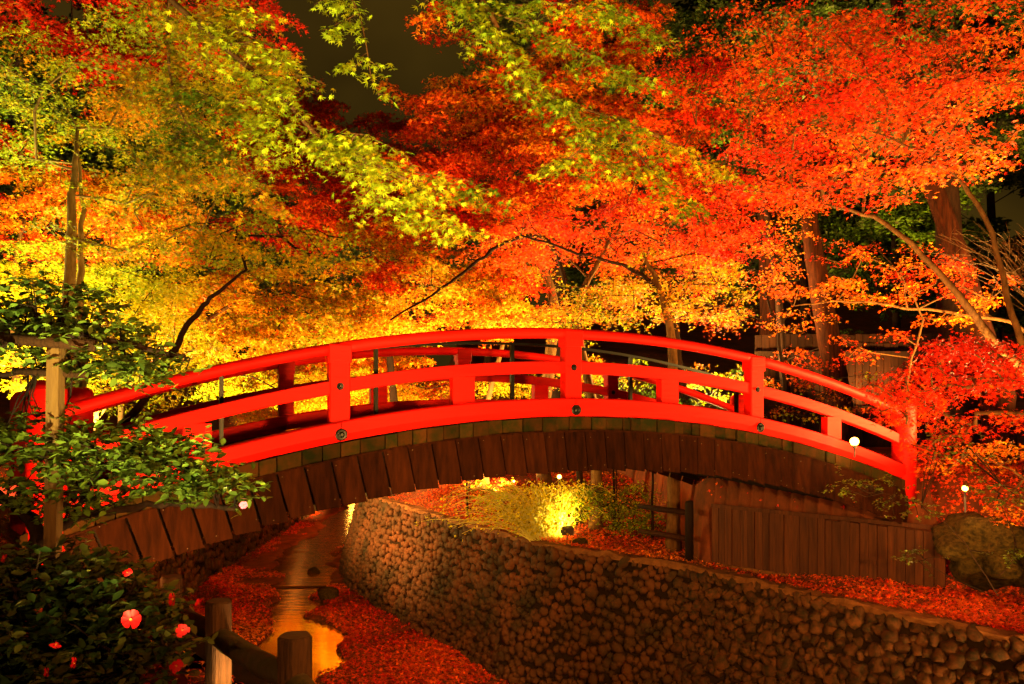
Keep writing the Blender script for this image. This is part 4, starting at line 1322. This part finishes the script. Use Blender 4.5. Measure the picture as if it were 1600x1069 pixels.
# ---------------------------------------------------------------- camellias at the left
def camellia(name, label, trunks, clusters, nleaf, pal, size, flowers, base, cat='shrub'):
    off = np.array([base[0], base[1], gz(base[0], base[1]) if base[2] is None else base[2]])
    root = empty(name, tuple(off), label, cat)
    for tr_, rad in trunks:
        c = curve([P(*p) for p in tr_], 6)
        mb = MB()
        mb.tube([p - off + rng.normal(0, .006, 3) for p in c], [rad * (1 - .6 * i / (len(c) - 1)) * (1 + .1 * math.sin(i * 1.7)) for i in range(len(c))], 9)
        mb.build('branch', M['barkdark'], root, True)
    PP, NN, TT_ = [], [], []
    mbt = MB()
    tot = sum(c[3] * c[4] for c in clusters)
    anchors = np.array([p for tr_, _ in trunks for p in curve([P(*q_) for q_ in tr_], 4)])
    for (px, py, Y, rx, ry, rY) in clusters:
        n = int(nleaf * rx * ry / tot / 9)
        c = P(px, py, Y)
        for _ in range(n):
            while True:
                v = rng.uniform(-1, 1, 3)
                if np.dot(v, v) <= 1: break
            p = c + v * np.array([rx * Y / F, rY, ry * Y / F])
            d = unit((v + rng.normal(0, .5, 3)) * np.array([1, 1, .35]))
            Lg = rng.uniform(.06, .16)
            mbt.tube([p - off, p + d * Lg - off], [.003, .0015], 3, cap=False)
            if rng.uniform() < .25:
                a = anchors[np.argmin(np.linalg.norm(anchors - p, axis=1))]
                if np.linalg.norm(a - p) < 1.2:
                    mid_ = (a + p) / 2 + rng.normal(0, .03, 3)
                    mbt.tube([a - off, mid_ - off, p - off], [.007, .005, .003], 4, cap=False)
            for k in range(9):
                u = k / 8
                PP.append(p + d * Lg * u + rng.normal(0, .006, 3))
                th = rng.uniform(0, 6.28)
                TT_.append(d * .6 + np.array([math.cos(th), math.sin(th), -.15]) * .9)
                NN.append(np.array([0, -.15, 1]) + rng.normal(0, .38, 3))
    mbt.build('twigs', M['barkdark'], root)['kind'] = 'stuff'
    PP, NN, TT_ = map(np.array, (PP, NN, TT_))
    col = colours(PP, pal, 2.5)
    sz = size * rng.uniform(.65, 1.2, len(PP))
    px_ = HX + F * PP[:, 0] / PP[:, 1]; py_ = HY - F * PP[:, 2] / PP[:, 1]
    order = np.argsort(PP[:, 1] / sz)
    vis = [i for i in order if 0 < px_[i] < 1600 and 0 < py_[i] < 1069][:290]
    tv, tt = TPL['oval']
    protos = []
    for c in range(6):
        i = rng.integers(0, len(PP))
        pm = fast_mesh('leaf', tv, tt, np.repeat(col[i:i + 1], len(tv), axis=0)); pm.materials.append(M['camellia'])
        protos.append((col[i], pm))
    n_ = unit(NN); d_ = unit(TT_ - n_ * np.sum(TT_ * n_, axis=1, keepdims=True)); s_ = np.cross(n_, d_)
    for i in vis:
        pm = min(protos, key=lambda q: np.abs(q[0] - col[i]).sum())[1]
        o = link('leaf', pm, root)
        R_ = np.stack([d_[i], s_[i], n_[i]], 1) * sz[i]
        l_ = PP[i] - off
        o.matrix_basis = Matrix([list(R_[0]) + [l_[0]], list(R_[1]) + [l_[1]], list(R_[2]) + [l_[2]], [0, 0, 0, 1]])
    sv = set(vis)
    rest = np.array([i for i in range(len(PP)) if i not in sv])
    V, T, C = leaves(PP[rest] - off, NN[rest], TT_[rest], sz[rest], col[rest], 'oval')
    link('foliage', fast_mesh('foliage', V, T, C), root, M['camellia'])['kind'] = 'stuff'
    # flowers: six cupped petals round a stamen boss
    for (px, py, Y, rad, mk) in flowers:
        c = P(px, py, Y) - off
        face = unit(np.array([rng.normal(.1, .6), -1, rng.normal(.35, .6)]) if rad < .041 else np.array([.25, -1, .3]))
        cup = rng.uniform(.8, 2.4)
        a1 = unit(np.cross(face, [0, 0, 1])); a2 = np.cross(face, a1)
        mb = MB()
        for k in range(6):
            q_ = k * math.pi / 3 + rng.normal(0, .08)
            dr = a1 * math.cos(q_) + a2 * math.sin(q_)
            sd = -a1 * math.sin(q_) + a2 * math.cos(q_)
            rr_ = rad * rng.uniform(.85, 1.1)
            zof = .004 * (k % 2)
            V = []
            for (l, w_, h) in ((.08, .05, 0), (.45, .30, .10), (.85, .42, .22), (1.0, .22, .20), (1.0, -.22, .20), (.85, -.42, .22), (.45, -.30, .10), (.08, -.05, 0), (.5, 0, .04), (.9, 0, .14)):
                V.append(c + dr * l * rr_ + sd * w_ * rr_ + face * (h * cup * rr_ + zof))
            mb.add(V, [(0, 1, 8), (1, 2, 9, 8), (2, 3, 9), (3, 4, 9), (4, 5, 9), (5, 6, 8, 9), (6, 7, 8), (7, 0, 8)])
        fo = link('flower', mesh('flower', mb.V, mb.F, True), root, M[mk])
        mb = MB(); mb.tube([c, c + face * rad * .35], [rad * .16, rad * .13], 8)
        mb.build('stamen', M['stamen'], fo)
    return root


CG = [(.018, .032, .006), (.035, .05, .008), (.11, .07, .01), (.03, .035, .008), (.05, .075, .01)]
CB = [(.025, .045, .006), (.06, .09, .01), (.13, .17, .015), (.04, .06, .008)]
bs = P(60, 1100, 3.9)
camellia('camellia_bush', 'dark glossy camellia bush with red flowers filling the bottom left corner', [([(70, 1200, 4.0), (60, 1050, 4.0), (110, 950, 4.0), (200, 930, 4.0)], .03), ([(40, 1180, 3.9), (30, 1000, 3.9), (20, 900, 3.9)], .025), ([(180, 1180, 3.8), (220, 1040, 3.8), (300, 1000, 3.9)], .022)],
         [(90, 950, 4.0, 130, 80, .35), (165, 1015, 3.8, 115, 65, .3), (60, 1040, 3.6, 120, 70, .3), (200, 950, 4.1, 65, 35, .25), (60, 890, 4.2, 100, 30, .3)],
         6800, CG, .060, [(205, 968, 3.5, .042, 'petal'), (285, 984, 3.62, .030, 'petal'), (272, 936, 3.95, .034, 'petal'), (198, 893, 3.9, .022, 'petal'), (88, 1006, 3.4, .024, 'petal'), (118, 1036, 3.35, .024, 'petal'), (75, 1050, 3.35, .018, 'petal'), (275, 1040, 3.6, .028, 'petal'), (312, 944, 4.0, .022, 'petal'), (8, 873, 3.9, .02, 'petal'), (82, 912, 3.85, .014, 'petal')],
         (bs[0], 3.9, None))
bs = P(20, 1100, 4.8)
camellia('camellia_tree', 'old camellia tree with twisted brown limbs reaching over the left bridge end', [([(-20, 1080, 4.9), (10, 960, 4.9), (60, 850, 4.9), (35, 800, 4.9), (-15, 770, 4.9)], .07), ([(55, 850, 4.9), (110, 815, 4.8), (160, 800, 4.7), (250, 790, 4.7), (370, 795, 4.7)], .035), ([(-15, 775, 4.9), (-40, 650, 4.9), (-20, 560, 4.9), (60, 520, 4.9), (160, 530, 4.9), (290, 560, 4.9)], .035), ([(-30, 600, 4.9), (0, 585, 4.9), (60, 580, 4.85), (130, 585, 4.85)], .022), ([(110, 815, 4.8), (160, 730, 4.7), (240, 720, 4.7), (320, 740, 4.7)], .016)],
         [(60, 475, 4.9, 110, 40, .4), (120, 540, 4.9, 130, 45, .35), (230, 575, 4.8, 60, 25, .22), (50, 690, 4.8, 90, 40, .35), (180, 705, 4.7, 120, 40, .3), (280, 730, 4.6, 75, 40, .25), (345, 765, 4.6, 50, 25, .2), (100, 770, 4.8, 90, 35, .3)],
         7500, CB, .056, [(381, 789, 4.5, .022, 'pinkpetal')], (bs[0], 4.9, None), 'tree')

# ---------------------------------------------------------------- evergreen sprays at the lower right
bs = P(1560, 900, 9.4)
camellia('evergreen_shrub', 'loose green shrub with thin bare twigs before the board wall at the right', [([(1560, 930, 9.4), (1500, 840, 9.3), (1440, 790, 9.2), (1380, 770, 9.1)], .007), ([(1560, 900, 9.4), (1590, 860, 9.2), (1560, 770, 9.2), (1600, 740, 9.2)], .006), ([(1550, 930, 9.4), (1480, 900, 9.3), (1445, 875, 9.2)], .005)],
         [(1320, 755, 9.1, 36, 20, .2), (1385, 765, 9.1, 30, 22, .2), (1420, 800, 9.1, 40, 18, .2), (1440, 872, 9.1, 34, 16, .2), (1565, 765, 9.0, 50, 22, .25), (1580, 865, 9.0, 30, 12, .2), (1500, 700, 9.3, 45, 30, .25)], 1500, CB, .038, [], (bs[0], 9.4, None))
bo = P(1562, 862, 10.2)
r = link('boulder', rock_mesh('boulder', 9.3, 4, .34), None, M['boulder'], (bo[0], bo[1] + .3, bo[2] - .05))
r.scale = (.55, .5, .42); props(r, 'large mossy boulder at the right edge beyond the board wall', 'boulder')
for (px, py, Y, s_, lb) in ((492, 888, 25.5, .22, 'small dark rock standing in the stream channel'), (513, 935, 22.0, .32, 'rock at the right shore of the stream by the little weir'), (905, 838, 15.2, .16, 'small rock beside the stake floodlight under the arch')):
    p = P(px, py, Y)
    z_ = gz(p[0], p[1])
    r = link('rock', rock_mesh('rock', px * .1, 2, .2), None, M['boulder'], (p[0], p[1], max(z_, BED - .1) + s_ * .3))
    r.scale = (s_, s_ * .8, s_ * .75); props(r, lb, 'rock')

# pale bare twiggy shrub at the right edge
bs = P(1650, 470, 9.9)
root = empty('bare_shrub', (bs[0], bs[1], gz(bs[0], bs[1])), 'leafless shrub with many thin pale twigs at the right edge', 'shrub')
off = np.array([bs[0], bs[1], gz(bs[0], bs[1])])
mb = MB(); mb.tube([(0, 0, -.05), (.02, 0, .5), (0, .02, bs[2] - off[2])], [.02, .016, .01], 6); mb.build('stem', M['pole'], root, True)
mb = MB()
for k in range(34):
    e = P(rng.uniform(1440, 1620), rng.uniform(340, 405), 9.9 + rng.uniform(-.4, .4)) - off
    a = np.array([0, 0, bs[2] - off[2] - rng.uniform(0, .5)])
    pts = [a + (e - a) * u + np.array([0, 0, .14 * math.sin(u * 3.1)]) + rng.normal(0, .025, 3) for u in np.linspace(0, 1, 7)]
    mb.tube(pts, [.006, .005, .004, .004, .003, .002, .0015], 4, cap=False)
    for j in (3, 4, 5):
        q_ = pts[j] + rng.normal(0, .12, 3) + [-.06, 0, .05]
        mb.tube([pts[j], (pts[j] + q_) / 2 + rng.normal(0, .015, 3), q_], [.003, .002, .0012], 3, cap=False)
mb.build('twigs', M['pole'], root)['kind'] = 'stuff'

# ---------------------------------------------------------------- fallen leaves
def litter(name, n, xf, yf, size, pal, test):
    y = yf(n); x = xf(n, y)
    z = ground_z(x, y)
    ok = test(x, y, z) & (rng.uniform(0, 1, len(x)) < .62 + .5 * wobble(x * .9 + 2, y * .7))
    x, y, z = x[ok], y[ok], z[ok]
    e = .05
    nx_ = -(ground_z(x + e, y) - z) / e; ny_ = -(ground_z(x, y + e) - z) / e
    nn = np.stack([np.clip(nx_, -1, 1), np.clip(ny_, -1, 1), np.ones(len(x))], 1)
    z = z + np.where((z > -4) & (x > np.interp(y, RE[:, 1], RE[:, 0]) - .05) & (x < np.interp(y, RE[:, 1], RE[:, 0]) + .45), .05, 0)
    pos = np.stack([x, y, z + rng.uniform(.004, .05, len(x))], 1)
    a = rng.uniform(0, 6.28, len(x))
    V, T, C = leaves(pos, nn + rng.normal(0, .38, (len(x), 3)), np.stack([np.cos(a), np.sin(a), np.zeros(len(x))], 1), size * rng.uniform(.6, 1.3, len(x)), colours(pos, pal, .8), 'far')
    o = link(name, fast_mesh(name, V, T, C), None, M['fallen'])
    return props(o, kind='stuff')


FP = [(.12, .02, .005), DRED, RED, (.55, .05, .006), ORG, RED, (.22, .05, .01), (.8, .18, .01)]
yinv = lambda a, c: (lambda n: 1 / rng.uniform(1 / c, 1 / a, n))
o = litter('fallen_leaves', 130000, lambda n, y: np.interp(y, LE[:, 1], LE[:, 0]) + rng.uniform(0, 1, n) * (np.interp(y, RE[:, 1], RE[:, 0]) - np.interp(y, LE[:, 1], LE[:, 0])), yinv(13, 42), .055, FP,
           lambda x, y, z: z > BED - .07 + .14 * (y > 23.6) + 0 * x)
props(o, 'red fallen maple leaves covering the stream bed', 'leaves')
o = litter('fallen_leaves', 90000, lambda n, y: np.interp(y, RE[:, 1], RE[:, 0]) - .02 + rng.uniform(0, 1, n) ** 1.4 * 7, yinv(8, 24), .040, FP, lambda x, y, z: z > -4)
props(o, 'red fallen maple leaves on the right bank above the cobble wall', 'leaves')
o = litter('fallen_leaves', 16000, lambda n, y: np.interp(y, LE[:, 1], LE[:, 0]) - .1 - rng.uniform(0, 1, n) ** 1.5 * 7, yinv(3.5, 22), .036, FP, lambda x, y, z: z > -4)
props(o, 'fallen maple leaves on the left bank around the bridge end', 'leaves')
print('TRIS', sum(STATS.values()), sum(len(o.data.polygons) for o in bpy.data.objects if o.type == 'MESH'), len(bpy.data.objects))
